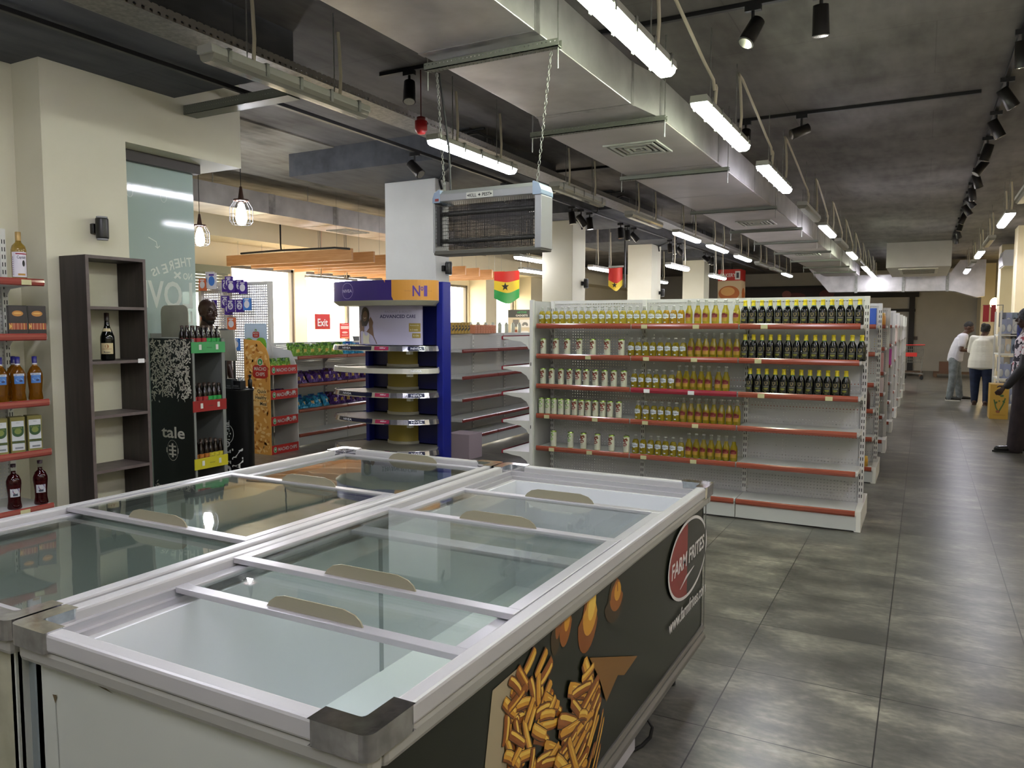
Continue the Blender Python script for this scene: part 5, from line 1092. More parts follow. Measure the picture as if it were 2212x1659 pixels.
for (x, z, c, ch) in ((-9.38, 2.12, 1, ''), (-9.30, 2.1, 1, ''), (-9.08, 2.06, 0, '8'), (-8.98, 2.1, 0, '9'), (-8.9, 2.04, 0, ''), (-8.80, 2.05, 0, '7'), (-8.7, 2.02, 0, ''), (-9.3, 1.76, 0, '3'), (-9.1, 1.82, 0, '9'), (-9.0, 1.72, 0, '6'), (-8.92, 1.76, 0, '5'), (-8.8, 1.76, 0, '2'), (-8.62, 1.78, 2, ''), (-9.5, 2.08, 3, ''), (-9.55, 1.6, 3, ''), (-8.95, 1.5, 3, ''), (-9.2, 1.2, 1, ''), (-8.9, 1.2, 2, ''), (-9.45, 1.2, 0, '')):
    k += 1; key = (c, ch); lb = '%s hanging pack on the bright pegboard, counted row by row from the top' % ORD[k-1]
    if key in pr: dup(pr[key], (x, 8.02-.03*(k % 3), z), lb, 'packs on the bright pegboard', .2)
    else: o = hangpack(c, ch, .13 if c != 1 else .15, .18 if c != 1 else .24); pr[key] = o; o.location = (x, 8.02-.03*(k % 3), z); o.rotation_euler = (0, 0, .15); tag(o, lb, 'pack', 'packs on the bright pegboard')
    MB().tube([(x, 8.12, z-.015), (x, 7.96, z-.015)], .003, 6).build('hook', galv, pg)
tag(B(-8.2, -8.0, 7.0, 7.02, 0, 1.0).build('hidden_card', cream), 'cream card panel low beside the chips display', 'panel') if False else None
# ================================================================== pendants, slats, flags
def pendant(x, y, z, lb):
    t = thing('pendant_lamp', lb, 'hanging lamp', (x, y, z), 'caged pendant lamps')
    MB().tube([(x, y, 3.585), (x, y, z+.3)], .004, 6).build('cord', black, t)
    MB().lathe([(0, z+.33), (.012, z+.33), (.03, z+.2), (.03, z+.17), (0, z+.17)], (x, y, 0), 16).build('socket', mat('rusty brown', '#3a2218', .5), t)
    MB().lathe([(.03, z+.2), (.075, z+.2), (.075, z+.185), (.03, z+.185)], (x, y, 0), 24).build('collar_ring', mat('rusty brown'), t)
    m = MB()
    for k in range(12):
        q = 2*pi*k/12; m.tube([(x+r*cos(q), y+r*sin(q), z+h) for r, h in ((.07, .185), (.115, .11), (.115, -.02), (.09, -.05))], .0018, 5, caps=False)
    for r, h in ((.115, .11), (.115, .045), (.115, -.02), (.09, -.05)): m.tube([(x+r*cos(2*pi*k/24), y+r*sin(2*pi*k/24), z+h) for k in range(25)], .0018, 5, caps=False)
    m.build('wire_cage', black, t)
    MB().lathe([(0, z+.17), (.03, z+.15), (.052, z+.06), (.055, z), (.04, z-.045), (.0, z-.06)], (x, y, 0), 20).build('bulb', bulb_m, t)
pendant(-6.17, 5.67, 2.64, 'nearer glowing caged pendant lamp left of the white pillar'); pendant(-7.88, 6.58, 2.595, 'farther glowing caged pendant lamp beside the frosted glass')
for k in range(11):
    y = 9.1+k*.52; xr = -7.6 if k < 6 else -7.85
    t = thing('wooden_slat', '%s hanging pine board from the front over the checkout' % ORD[k], 'wooden board', (-9, y, 2.55), 'hanging pine boards')
    B(-10.25, xr, y-.02, y+.02, 2.55, 2.72).build('board', wood, t)
    for x in (-10.0, xr-.3 if k < 6 else xr-.08): MB().tube([(x, y, 2.72), (x, y, 3.59)], .002, 5).build('hanging_wire', galv, t)
m = MB().tube([(-9.9, 9.07, 2.74), (-9.0, 9.06, 2.75), (-8.2, 9.06, 2.74), (-7.9, 9.06, 2.74), (-7.62, 9.06, 2.71)], .018, 6); m.tube([(-9.0, 9.06, 2.75), (-9.05, 9.1, 2.85), (-9.05, 9.1, 3.58)], .012, 6); tag(m.build('power_cable', black), 'black cable lying on the nearest pine board', 'cable')
def flag(name, x0, y0, w, h, z1, lb, star=True, bands=3):
    n = 16; m = MB(); mm = [mat('flag red', '#c9281c', .6), mat('flag yellow', '#dcc02a', .6), mat('flag green', '#2f9a4a', .6), mat('flag black', '#14120c', .6)]
    wave = lambda u: .05*sin(u*5)
    for s_, off in ((1, 0), (-1, .004)):
        vs = [(x0+w*i/n, y0+wave(i/n)+off, z1 - h*j/6 - .10*(i/n < 2)*sin(pi*i/n)*(j/6) + .0) for i in range(n+1) for j in range(7)]
        fs = []; b = len(m.v); m.v += [Vector(v) for v in vs]
        for i in range(n):
            for j in range(6):
                q = (i*7+j, i*7+j+1, (i+1)*7+j+1, (i+1)*7+j); m.f.append([b+k for k in (q if s_ > 0 else q[::-1])]); m.m.append(min(2, j//2) if bands == 3 else (0 if j < 4 else 1)); m.sm.append(True)
    o = m.build(name, mm)
    if star:
        a = Art(); R0 = h*.17; P = []
        for k in range(10): r = R0 if k % 2 == 0 else R0*.42; P.append((r*sin(pi*k/5), r*cos(pi*k/5)))
        mb = MB(); a.p = [(P+[(0, 0)], [(k, (k+1) % 10, 10) for k in range(10)], 3, 1)]; a.put(mb, plane((x0+w*.5, y0-.07, z1-h*(.5 if bands == 3 else .86)-.04), (1, 0, 0), (0, 0, 1), (0, -1, 0))); mb.build('star', mm, o)
    if bands == 2: MB().tube([(x0+.02, y0+.01, z1), (x0+.02, y0+.01, 3.6)], .003, 5).build('hanging_wire', galv, o)
    return o
tag(flag('hanging_flag', -6.80, 12.0, .53, .47, 2.53, ''), 'red, yellow and green flag with black star hanging below the ceiling', 'flag', 'small hanging flags')
o = flag('hanging_flag', -5.40, 14.0, .3, .34, 2.68, '', True, bands=2); tag(o, 'smaller half-lit red and yellow flag between the second and third pillars', 'flag', 'small hanging flags')
tag(B(-5.08, -5.06, 13.98, 14.02, 2.3, 3.6).build('flag_pole', black), 'thin black pole holding the smaller flag', 'pole')
tag(B(-5.4, -5.09, 13.99, 14.01, 2.685, 2.72).build('flag_rail', galv), 'grey rail above the smaller flag', 'rail')
MB().tube([(-6.8, 12.02, 2.53), (-6.8, 12.02, 3.58)], .002, 5).build('flag_wire', galv, bpy.data.objects['hanging_flag']); MB().tube([(-6.27, 12.02, 2.53), (-6.27, 12.02, 3.58)], .002, 5).build('flag_wire', galv, bpy.data.objects['hanging_flag'])
# exit sign, notices, glass lettering on the shop front
signr = mat('sign red', '#c22a22', .45); signw = mat('sign white', '#e3e0dc', .5)
m = B(-9.7, -9.69, 10.55, 10.95, 1.50, 1.78, 0); a = Art().text('Exit', 10.75, 1.56, .19, 1, 'c', .27, True); a.put(m, FX(-9.69), .001); m.tube([(-9.69, 10.75, 1.78), (-9.69, 10.75, 3.58)], .002, 5); tag(m.build('exit_sign', [signr, signw]), 'hanging red Exit sign in front of the bright window', 'sign')
m = B(-10.42, -10.415, 12.05, 12.35, 1.30, 1.62, 0)
a = Art().rect(12.08, 1.50, 12.32, 1.56, 1).rect(12.1, 1.585, 12.3, 1.595, 1).ell(12.2, 1.43, .09, .02, 1, 14).rect(12.08, 1.305, 12.32, 1.34, 2).rect(12.1, 1.37, 12.3, 1.38, 1); a.put(m, FX(-10.415), .001); tag(m.build('window_notice', [signr, mat('notice pink', '#e8b7a6', .5), mat('notice orange', '#d98a5a', .5)]), 'narrow red notice stuck on the bright shop window', 'notice')
m = MB(); a = Art().text('EXIT', -10.15, 1.42, .25, 0, 'c', .62, True); a.put(m, plane((-10.47, 0, 0), (0, -1, 0), (0, 0, 1), (1, 0, 0)), .001); tag(m.build('window_lettering', glassmat('faded orange letters', (.95, .75, .45, 1), .3, '#e0a95a', .2)), 'faded reversed EXIT lettering on the bright window', 'lettering')
m = MB(); a = Art().ell(11.75, 1.5, .42, .34, 0, 30).ell(11.75, 1.5, .3, .24, 1, 30).rect(11.4, 1.12, 12.0, 1.24, 0).ell(12.6, 1.75, .2, .28, 0, 20).rect(12.25, 1.7, 12.5, 2.1, 1).ell(11.9, 1.66, .1, .1, 2, 14); a.put(m, plane((-10.47, 0, 0), (0, 1, 0), (0, 0, 1), (1, 0, 0)), .001); tag(m.build('window_decal', [glassmat('decal yellow', (1, .93, .5, 1), .3, '#f0dc6a', .1), glassmat('decal cream', (1, .95, .8, 1), .3, '#f0dfb4', .1), glassmat('decal tan', (.95, .8, .6, 1), .3, '#d9a868', .15)]), 'yellow fruit-like decal on the wide bright window', 'decal')
# bakery column sign
bc = thing('bakery_sign', 'red BAKERY column sign with a large bun picture', 'sign', (-5.45, 25.3, 2.35))
m = B(-5.9, -5.18, 25.0, 25.7, 2.35, 3.38, 0); a = Art().rect(-5.9, 2.35, -5.18, 3.02, 1).text('BAKERY', -5.58, 3.14, .16, 2, 'c', .5, True).rect(-5.36, 3.05, -5.2, 3.32, 2).rect(-5.32, 3.1, -5.24, 3.27, 5).ell(-5.54, 2.62, .33, .24, 3, 26).ell(-5.58, 2.68, .22, .14, 4, 20); a.put(m, FY(25.0), .002)
b2 = Art().rect(25.0, 2.35, 25.7, 3.02, 1).ell(25.4, 2.6, .25, .2, 3, 20); b2.put(m, FX(-5.18), .002)
m.build('sign_body', [signr, mat('bun cream', '#cfb790', .5), signw, mat('bun orange', '#b8652a', .5), mat('bun light', '#d9a05a', .5), mat('sign dark', '#43434a', .5)], bc)
B(-5.56, -5.52, 25.3, 25.34, 3.38, 3.6).build('hanger', black, bc)
# cards on the second gondola
for k in range(3):
    x0 = -2.43+k*.187; m = B(x0, x0+.18, 8.6, 8.84, 1.80, 1.865, 0); a = Art().text('NIGHT ANGEL', x0+.09, 1.818, .03, 1, 'c', .13, True); a.put(m, FY(8.6), .0005)
    tag(m.build('flat_box', [mat('flat box white', '#c9c9c2', .5), mat('flat box ink', '#33373b', .5)], None, .002), '%s flat white box from left on top of the second gondola' % ORD[k], 'box', 'flat white boxes')
fr_ = thing('wire_basket', 'grey wire basket frame standing on a rear gondola', 'basket', (-1.5, 10.82, 1.8)); MB().tube([(-1.62, 10.82, 1.8), (-1.62, 10.82, 1.86), (-1.2, 10.82, 1.88), (-1.2, 10.82, 1.8)], .006, 6).build('frame', galv, fr_)
# ceiling cassette box
ac = thing('ceiling_cassette', 'white boxed air conditioning unit under the ceiling before the back wall', 'air conditioner', (-.185, 23, 3.0))
B(-.88, .51, 21.0, 25.0, 3.0, 3.6).build('box_panel', noisy('cassette panel', '#b5b3ae', '#bdbbb6', 3, .5), ac)
B(-.62, .25, 21.5, 23.6, 2.98, 3.0).build('grille_plate', mat('grille white', '#c9c8bd', .5), ac)
for k in range(5): B(-.55, .18, 21.7+k*.36, 21.8+k*.36, 2.972, 2.98).build('grille_slot', mat('slot grey', '#55534c', .6), ac)
# right wall things
for k, (x, y, z, lb) in enumerate(((1.55, 21.3, 2.95, 'white split air conditioner high on the right wall, nearest the front'),)):
    t = thing('split_air_conditioner', lb, 'air conditioner', (x, y, z)); MB().prism([(x-.02, z), (x+.22, z), (x+.4, z+.0), (x+.4, z+.36), (x, z+.36), (x-.05, z+.2)], y-.5, y+.5, 'y').build('casing', mat('split white', '#c8cad6', .35), t, .02); B(x, x+.2, y-.45, y+.45, z-.012, z).build('flap', mat('flap cream', '#c4bd9a', .4), t)
wlamp = thing('globe_wall_lamp', 'warm glowing globe lamp on the right wall', 'wall lamp', (1.8, 26.4, 2.2)); B(1.88, 1.95, 26.3, 26.5, 2.15, 2.35).build('bracket', gwhite, wlamp); MB().ell((1.78, 26.4, 2.25), (.12, .12, .16), 14).build('globe', mat('warm globe', '#ffffff', .3, emit=25, ecol='#ffe0a0'), wlamp)
B(1.6, 1.9, 12.0, 27.0, 3.0, 3.45).build('bulkhead', creamw) if False else None
yl_ = thing('promo_box', 'ochre cardboard promotion box with green plant picture by the right wall', 'box', (1.16, 15.5, 0))
m = B(1.03, 1.30, 15.3, 15.75, 0, .59, 0); a = Art().line([(1.09, .33), (1.12, .2), (1.16, .12)], .02, 1).line([(1.25, .36), (1.22, .25), (1.17, .14)], .02, 1).ell(1.2, .4, .03, .02, 1, 12).ell(1.12, .28, .025, .015, 1, 10, .8).ell(1.23, .3, .025, .015, 1, 10, -.8).ell(1.15, .13, .03, .025, 2, 12).rect(1.08, .07, 1.26, .075, 3).ell(1.165, .31, .015, .012, 1, 10)
a.put(m, FY(15.3), .001); m.build('box_body', [mat('ochre card', '#a5832f', .5), mat('leaf print', '#3f5a2a', .5), mat('hand print', '#7a4a2e', .5), mat('box brown', '#7a5c1e', .5)], yl_)
# merchandise rack by the right wall
rk = thing('blister_rack', 'tall wire rack crowded with blister packs beside the right wall', 'rack', (1.45, 16.6, 0))
for x, y in ((1.2, 16.2), (1.2, 17.4), (1.8, 16.2), (1.8, 17.4)): B(x-.015, x+.015, y-.015, y+.015, 0, 1.85).build('post', gwhite2, rk)
for z in (.15, .6, 1.05, 1.4): B(1.2, 1.8, 16.2, 17.4, z, z+.02).build('rack_shelf', gwhite2, rk)
rq = random.Random(33); bc_ = ['#b9bcc2', '#8a93b0', '#c9c9c4', '#5a5f6a', '#a8adb5', '#3d3f47', '#c4b9a6', '#7d8ea5']
blp = []
for c in bc_:
    m = B(-.052, .052, -.014, .004, 0, .26, 0); m.ell((0, -.014, .1), (.04, .03, .07), 10, 1); blp.append(m.build('blister_pack', [mat('blister '+c, c, .35), mat('blister dark', '#3c4250', .3) if rq.random() < .5 else mat('blister clear', '#b9bec2', .15)]))
k = 0
for z in (.17, .62, 1.07, 1.42):
    for r_ in range(2):
        for i in range(6):
            k += 1; c = rq.randrange(8); loc = (1.24+i*.095, 16.26+r_*.2+rq.uniform(-.01, .01), z+.02+r_*.12)
            side_ = ('front', 'back')[r_]; zn = {.17: 'bottom', .62: 'second', 1.07: 'third', 1.42: 'top'}[z]
            lb = '%s blister pack from left, %s line of the %s rack shelf' % (ORD[i], side_, zn)
            o = blp[c]
            if 'label' in o.keys(): o = dup(o, loc, lb, 'blister packs on the wire rack', rq.uniform(-.3, .3))
            else: o.location = loc; tag(o, lb, 'pack', 'blister packs on the wire rack'); o.rotation_euler = (0, 0, rq.uniform(-.3, .3))
for o in blp:
    if 'label' not in o.keys(): bpy.data.objects.remove(o)
pl = thing('banner_stand', 'two narrow red banners on a thin grey post by the right wall', 'banner stand', (1.32, 17.6, 0))
MB().box(1.32, 1.335, 17.6, 17.615, 0, 1.99).box(.99, 1.335, 17.6, 17.612, 1.975, 1.99).build('post', galv, pl)
for (x, w, c) in ((1.0, .1, '#9a1f24'), (1.13, .08, '#8a1b22')): B(x, x+w, 17.58, 17.6, 1.66, 1.985).build('banner', mat('banner '+c, c, .5), pl)
# clothes hanging at the frame edge
cl = MB(); 
for i in range(12):
    cl.ell((1.3+rq.uniform(-.06, .08), 13.6+rq.uniform(-.1, .1), 1.0+i*.065), (.09, .08, .09), 8, i % 3)
cr = thing('clothes_rail', 'rail of dark blue and red fabrics at the right edge', 'clothes', (1.45, 13.5, 0)); 
B(1.5, 1.53, 13.45, 13.48, 0, 1.75).build('post', black, cr); B(1.2, 1.8, 13.45, 13.48, 1.73, 1.76).build('rail', black, cr)
for i, c in enumerate(('#1d2a6b', '#26355c', '#7a2036', '#2b3f66')):
    m = MB(); x = 1.24+i*.09; n = 8; V = []
    for j in range(n+1):
        z = 1.72-j*.105
        V += [(x-.03+.012*sin(j*2+i), 13.38+.02*sin(j*3), z), (x+.03+.01*sin(j*1.7), 13.38, z), (x+.03, 13.56, z), (x-.03, 13.56, z)]
    m.add(V, [(j*4+k, j*4+(k+1) % 4, (j+1)*4+(k+1) % 4, (j+1)*4+k) for j in range(n) for k in range(4)], 0, True); m.build('garment', noisy('fabric '+c, c, '#1a1a24', 25, .85), cr)
# trolley, pallets and cartons at the back
tl = thing('shopping_trolley', 'wire shopping trolley with red handle near the back wall', 'shopping cart', (-.2, 26, 0))
m = MB(); x0, x1, y0, y1 = -.52, .02, 25.7, 26.2
for k in range(12): f_ = k/11; m.tube([(x0+.04+(x1-x0-.08)*f_, y0, .5), (x0+(x1-x0)*f_, y0-.03, .98)], .004, 4).tube([(x0+.04+(x1-x0-.08)*f_, y1, .5), (x0+(x1-x0)*f_, y1+.03, .98)], .004, 4)
for k in range(6): z = .5+.096*k; m.tube([(x0+.04, y0, z), (x1-.02, y0, z), (x1-.02, y1, z), (x0+.04, y1, z), (x0+.04, y0, z)], .005, 4)
for k in range(8): m.tube([(x0+.04+(x1-x0-.08)*k/7, y0, .5), (x0+.04+(x1-x0-.08)*k/7, y1, .5)], .004, 4)
m.build('basket', galv, tl); m = MB().tube([(x0+.02, y0, .98), (x0+.02, y0, .2), (x1, y0, .16)], .012, 6).tube([(x0+.02, y1, .98), (x0+.02, y1, .2), (x1, y1, .16)], .012, 6).tube([(x1, y0, .98), (x1-.06, y0, .16)], .012, 6).tube([(x1, y0, .16), (x1, y1, .16)], .01, 6); m.build('frame', galv, tl)
MB().tube([(x0-.02, y0-.03, 1.02), (x1+.02, y0-.03, 1.03)], .016, 8).build('handle', signr, tl); B(x0+.05, x0+.36, y0-.02, y0+.02, .68, .8).build('seat_flap', signr, tl)
for x, y in ((x0+.04, y0), (x1-.04, y0), (x0+.04, y1), (x1-.04, y1)): MB().lathe([(0, -.02), (.05, -.02), (.05, .02), (0, .02)], (0, 0, 0), 12).prism([(0, 0), (.01, 0), (.01, .01)], 0, .01, 'z').build('wheel', rubber, tl) if False else MB().prism([(x+.05*cos(2*pi*k/12), .05+.05*sin(2*pi*k/12)) for k in range(12)], y-.015, y+.015, 'y').build('wheel', rubber, tl)
for k, (x, y, w, h, c, z) in enumerate(((.45, 27.2, .34, .34, '#5a3f2e', .14), (.3, 28.0, 1.2, .14, '#4a3a2a', 0), (-1.2, 28.3, 1.2, .12, '#4a3a2a', 0))):
    nm_ = ('carton', 'pallet', 'pallet')[k]; lb = ('small brown carton on the pallet behind the standing man', 'wooden pallet on the floor behind the standing man', 'wooden pallet by the back wall behind the trolley')[k]
    if k == 0: tag(B(x, x+w, y, y+.3, z, z+h).build(nm_, mat('carton brown', c, .7)), lb, 'carton')
    else:
        t = thing(nm_, lb, 'pallet', (x+w/2, y, 0)); 
        for j in range(6): B(x, x+w, y-.85+j*.18, y-.73+j*.18, h-.03, h).build('deck_board', mat('pallet wood', '#5b4632', .8), t)
        for j in range(3): B(x+j*(w-.1)/2, x+j*(w-.1)/2+.1, y-.85, y+.17, 0, h-.03).build('bearer', mat('pallet wood'), t)
tag(MB().tube([(-.9, 26.2, .78), (.5, 26.6, .86)], .006, 5).build('barrier_tape', mat('tape white', '#c9c6c0', .5)), 'thin white tape line stretched past the trolley', 'tape') if False else None
tag(B(-.32, -.2, 30.95, 31.0, 1.1, 1.22).build('wall_socket', mat('socket brown', '#4a4038', .5)), 'small brown wall socket on the back wall', 'socket')
# goods showing at the ends of the rear gondolas
gd = [(-.52, 8.39, 1.577, 'box', (.2, .1, .17), '#2f59b8', 'blue and white pack on the top shelf of the second gondola end'), (-.55, 8.40, 1.304, 'box', (.16, .08, .14), '#a9a9a6', 'grey pack on the second shelf of the second gondola end'),
 (-.5, 8.41, .74, 'bottle', (.05, .26), '#3a1f22', 'red-capped dark bottle on a middle shelf of the second gondola'), (-.5, 8.40, .165, 'jar', (.05, .1), '#b98a1e', 'yellow-lidded jar on the base of the second gondola'),
 (-.50, 10.50, 1.577, 'jar', (.08, .16), '#c48a34', 'orange tub on the top shelf of the third gondola end'), (-.5, 10.5, 1.304, 'bottle', (.045, .2), '#c9b23a', 'yellow bottle on the second shelf of the third gondola end'),
 (-.5, 10.5, 1.0, 'box', (.14, .08, .24), '#b98a86', 'pink pack on the third shelf of the third gondola end'), (-.5, 10.5, .74, 'box', (.16, .08, .2), '#c4b6b0', 'white and red box on the fourth shelf of the third gondola end'),
 (-.5, 12.58, 1.304, 'bottle', (.05, .22), '#4a1f28', 'dark red bottle on the fourth gondola end'), (-.5, 12.58, 1.0, 'box', (.18, .08, .24), '#a12f86', 'magenta and white pack on the fourth gondola end'),
 (-.5, 14.66, 1.304, 'box', (.2, .08, .3), '#c9b9b0', 'white box with orange ring on the fifth gondola end'), (-.5, 14.66, 1.0, 'box', (.2, .08, .24), '#b9aeb0', 'pale box on the fifth gondola end'),
 (-.5, 10.5, .459, 'jar', (.05, .14), '#2d5c3a', 'dark green jar low on the third gondola end')]
for x, y, z, k_, d_, c, lb in gd:
    if k_ == 'box': o = B(x-d_[0]/2, x+d_[0]/2, y-d_[1]/2+.03, y+d_[1]/2+.03, z-.004, z-.004+d_[2]).build('goods_box', mat('goods '+c, c, .45), None, .004)
    elif k_ == 'bottle':
        r, h = d_; m = MB().lathe([(0, 0), (r, 0), (r*1.02, h*.55), (r*.45, h*.8), (r*.42, h*.86)], (x, y+.03, z-.004), 14); o = m.build('goods_bottle', mat('goods '+c, c, .3)); MB().lathe([(r*.5, h*.84), (r*.5, h), (0, h)], (x, y+.03, z-.004), 12).build('cap', mat('goods cap red', '#b3231f', .4), o)
    else:
        r, h = d_; m = MB().lathe([(0, 0), (r, 0), (r, h*.75), (r*.8, h*.8)], (x, y+.03, z-.004), 16); o = m.build('goods_jar', mat('goods '+c, c, .4)); MB().lathe([(r*.9, h*.78), (r*.9, h), (0, h)], (x, y+.03, z-.004), 14).build('lid', mat('goods lid', '#c9a23a', .4), o)
    tag(o, lb, 'goods')
# ================================================================== people
def remesh(mb, name, m, parent, vox, smooth=4, tint=None):
    o = mb.build(name, m, parent)
    r = o.modifiers.new('r', 'REMESH'); r.mode = 'VOXEL'; r.voxel_size = vox; r.use_smooth_shade = True
    s = o.modifiers.new('s', 'SMOOTH'); s.iterations = smooth; s.factor = .5
    dg = bpy.context.evaluated_depsgraph_get(); me = bpy.data.meshes.new_from_object(o.evaluated_get(dg), depsgraph=dg)
    o.modifiers.clear(); o.data = me
    for p in me.polygons: p.use_smooth = True
    return o
def limb(mb, pts, rs):
    for i in range(len(pts)-1): mb.cap(pts[i], pts[i+1], rs[i], rs[i+1], 14)
def hand(mb, w, d, palm, curl=.4, side=1):
    """w wrist, d direction of the hand, palm = palm normal"""
    w, d, palm = Vector(w), Vector(d).normalized(), Vector(palm).normalized(); s = d.cross(palm).normalized()*side
    for k in (-.024, -.008, .008, .024): mb.cap(w, w+d*.085+s*k, .014, .0125, 8)
    for k, (off, l) in enumerate(((-.030, .062), (-.010, .074), (.010, .07), (.030, .054))):
        a = w+d*.085+s*off; b = a+(d*.9+palm*curl*.4)*l*.45; c = b+(d*(1-curl*.7)+palm*curl)*l*.33; e = c+(d*(1-curl)+palm*curl*1.2)*l*.26
        mb.cap(a, b, .0095, .009, 8).cap(b, c, .009, .0082, 8).cap(c, e, .0082, .007, 8)
    a = w+d*.02-s*.026; b = a+(d*.6-s*.7)*.038; c = b+(d*.9-s*.15+palm*.3)*.028; mb.cap(a, b, .0125, .0105, 8).cap(b, c, .0105, .0085, 8)
def head(mb, c, yaw, pitch, s=1.0, beard=False):
    """head centre c; faces local -Y before yaw/pitch"""
    rot = Matrix.Rotation(yaw, 3, 'Z') @ Matrix.Rotation(pitch, 3, 'X'); c = Vector(c); T = lambda x, y, z: c + rot @ (Vector((x, y, z))*s)
    mb.ell(T(0, .012, .02), (.076*s, .095*s, .098*s), 18, rot=rot); mb.ell(T(0, -.02, -.035), (.060*s, .070*s, .078*s), 16, rot=rot); mb.ell(T(0, -.045, -.088), (.032*s, .03*s, .026*s), 12, rot=rot)
    mb.cap(T(0, -.088, .012), T(0, -.108, -.022), .009*s, .014*s, 10); mb.ell(T(.013, -.096, -.026), (.009*s, .01*s, .008*s), 8); mb.ell(T(-.013, -.096, -.026), (.009*s, .01*s, .008*s), 8)
    mb.ell(T(0, -.088, -.052), (.024*s, .012*s, .007*s), 10, rot=rot); mb.ell(T(0, -.085, -.064), (.02*s, .012*s, .008*s), 10, rot=rot)
    for q in (-1, 1):
        mb.ell(T(q*.077, .015, -.005), (.009*s, .02*s, .032*s), 10, rot=rot); mb.ell(T(q*.03, -.078, .026), (.022*s, .012*s, .008*s), 8, rot=rot); mb.ell(T(q*.042, -.062, -.02), (.022*s, .02*s, .02*s), 8, rot=rot)
    return T, rot
def eyes(T, parent, s=1.0):
    for q in (-1, 1):
        MB().ell(T(q*.030, -.0815, .008), (.0105*s, .006*s, .006*s), 10).build('eye', mat('eye white', '#a39b92', .3), parent); MB().ell(T(q*.030, -.0865, .008), (.0048*s, .003*s, .0048*s), 8).build('iris', mat('iris dark', '#0c0806', .2), parent)
def person(label, loc, rz, P, skin, fab, vox=.0075):
    t = thing('person', label, 'person', (0, 0, 0)); h = Vector
    # --- body, one continuous surface
    b = MB(); T, rot = head(b, P['head'], P['yaw'], P['pitch'])
    limb(b, [P['neck'], h(P['head'])-h((0, 0, .05))], [.058, .052])
    limb(b, [P['pel'], P['waist'], P['chest'], P['neck']], [.125, .115, .13, .06])
    for s in ('L', 'R'):
        limb(b, [P['chest'], P['sh'+s], P['el'+s], P['wr'+s]], [.09, .05, .038, .025]); d = h(P['wr'+s])-h(P['el'+s]); dd = h(P.get('hd'+s, d)); hand(b, P['wr'+s], dd, P['pm'+s], P.get('curl', .4), 1 if s == 'R' else -1)
        limb(b, [P['pel'], P['hip'+s], P['kn'+s], P['an'+s]], [.11, .085, .055, .038]); a_ = h(P['an'+s]); f = h(P['ft'+s]); b.cap(a_, h((a_.x, a_.y, .05)), .038, .035, 10).cap(h((a_.x, a_.y, .045)), h((a_.x+f.x, a_.y+f.y, .035)), .035, .028, 10)
    body = remesh(b, 'body', skin, t, vox, 3); eyes(T, body)
    g = MB(); W_ = P.get('wide', 1.0)
    for z_, (p, rx, ry) in enumerate(P['torso']): pass
    ts = P['torso']; prof = []
    m = MB()
    for i in range(len(ts)-1):
        (p, rx, ry), (q, sx_, sy_) = ts[i], ts[i+1]
        for k in range(6):
            f = k/5; c = h(p)*(1-f)+h(q)*f; m.ell(c, (rx*(1-f)+sx_*f, ry*(1-f)+sy_*f, .055), 16)
    for s in ('L', 'R'):
        sl = P['sleeve']; pts = [P['chest'], P['sh'+s], P['el'+s]]
        if sl == 'short': e = h(P['sh'+s])*.42+h(P['el'+s])*.58; limb(m, [P['sh'+s], e], [.072, .066]); limb(m, [h(P['chest'])+h((0, 0, .06)), P['sh'+s]], [.09, .07])
        else: limb(m, [h(P['chest'])+h((0, 0, .06)), P['sh'+s], P['el'+s], h(P['el'+s])*.12+h(P['wr'+s])*.88], [.095, .068, .052, .04])
    remesh(m, 'shirt', fab['shirt'], t, .011, 5)
    m = MB()
    for s in ('L', 'R'):
        limb(m, [P['pel'], P['hip'+s], P['kn'+s], h(P['an'+s])+h((0, 0, -.02))], P.get('leg', [.135, .105, .078, .066]))
    remesh(m, 'trousers', fab['trousers'], t, .011, 4)
    for s in ('L', 'R'):
        a_ = h(P['an'+s]); f = h(P['ft'+s]); fd = f.normalized(); q = h((a_.x, a_.y, 0)); m = MB()
        m.cap(q+h((0, 0, .06))-fd*.03, q+h((0, 0, .045))+f*1.0, .046, .034, 12).cap(q+h((0, 0, .04))-fd*.035, q+h((0, 0, .03))+f*1.05, .04, .032, 12)
        sh = remesh(m, 'shoe', fab['shoe'], t, .009, 3)
        so = MB(); n = fd.cross(h((0, 0, 1))); pts = [q-fd*.075+n*.03, q-fd*.075-n*.03, q+f*.5-n*.042, q+f*1.12-n*.035, q+f*1.28, q+f*1.12+n*.035, q+f*.5+n*.042]
        so.prism([(v.x, v.y) for v in pts], 0, .022, 'z'); so.build('sole', fab['sole'], sh)
    if 'hair' in fab:
        m = MB(); fab['hair'](m, T, rot); remesh(m, 'hair', fab.get('hairm', hair_m), t, .008, 2)
    if 'extra' in fab: fab['extra'](t, T)
    t.location = loc; t.rotation_euler = (0, 0, rz); return t
base = dict(pel=(0, 0, .92), waist=(0, 0, 1.05), chest=(0, .0, 1.26), neck=(0, .01, 1.42), head=(0, -.01, 1.555), yaw=0, pitch=0,
    shL=(-.18, .01, 1.36), elL=(-.22, .02, 1.1), wrL=(-.22, -.06, .86), shR=(.18, .01, 1.36), elR=(.22, .02, 1.1), wrR=(.22, -.06, .86), pmL=(1, 0, 0), pmR=(-1, 0, 0),
    hipL=(-.085, 0, .86), knL=(-.095, -.01, .47), anL=(-.1, .02, .09), hipR=(.085, 0, .86), knR=(.095, -.01, .47), anR=(.1, .02, .09), ftL=(-.03, -.17, 0), ftR=(.03, -.17, 0), sleeve='short',
    torso=[((0, 0, .84), .17, .13), ((0, 0, .98), .165, .125), ((0, 0, 1.15), .175, .125), ((0, .0, 1.3), .185, .12), ((0, .01, 1.38), .13, .085)])
def mix(**k): d = dict(base); d.update(k); return d
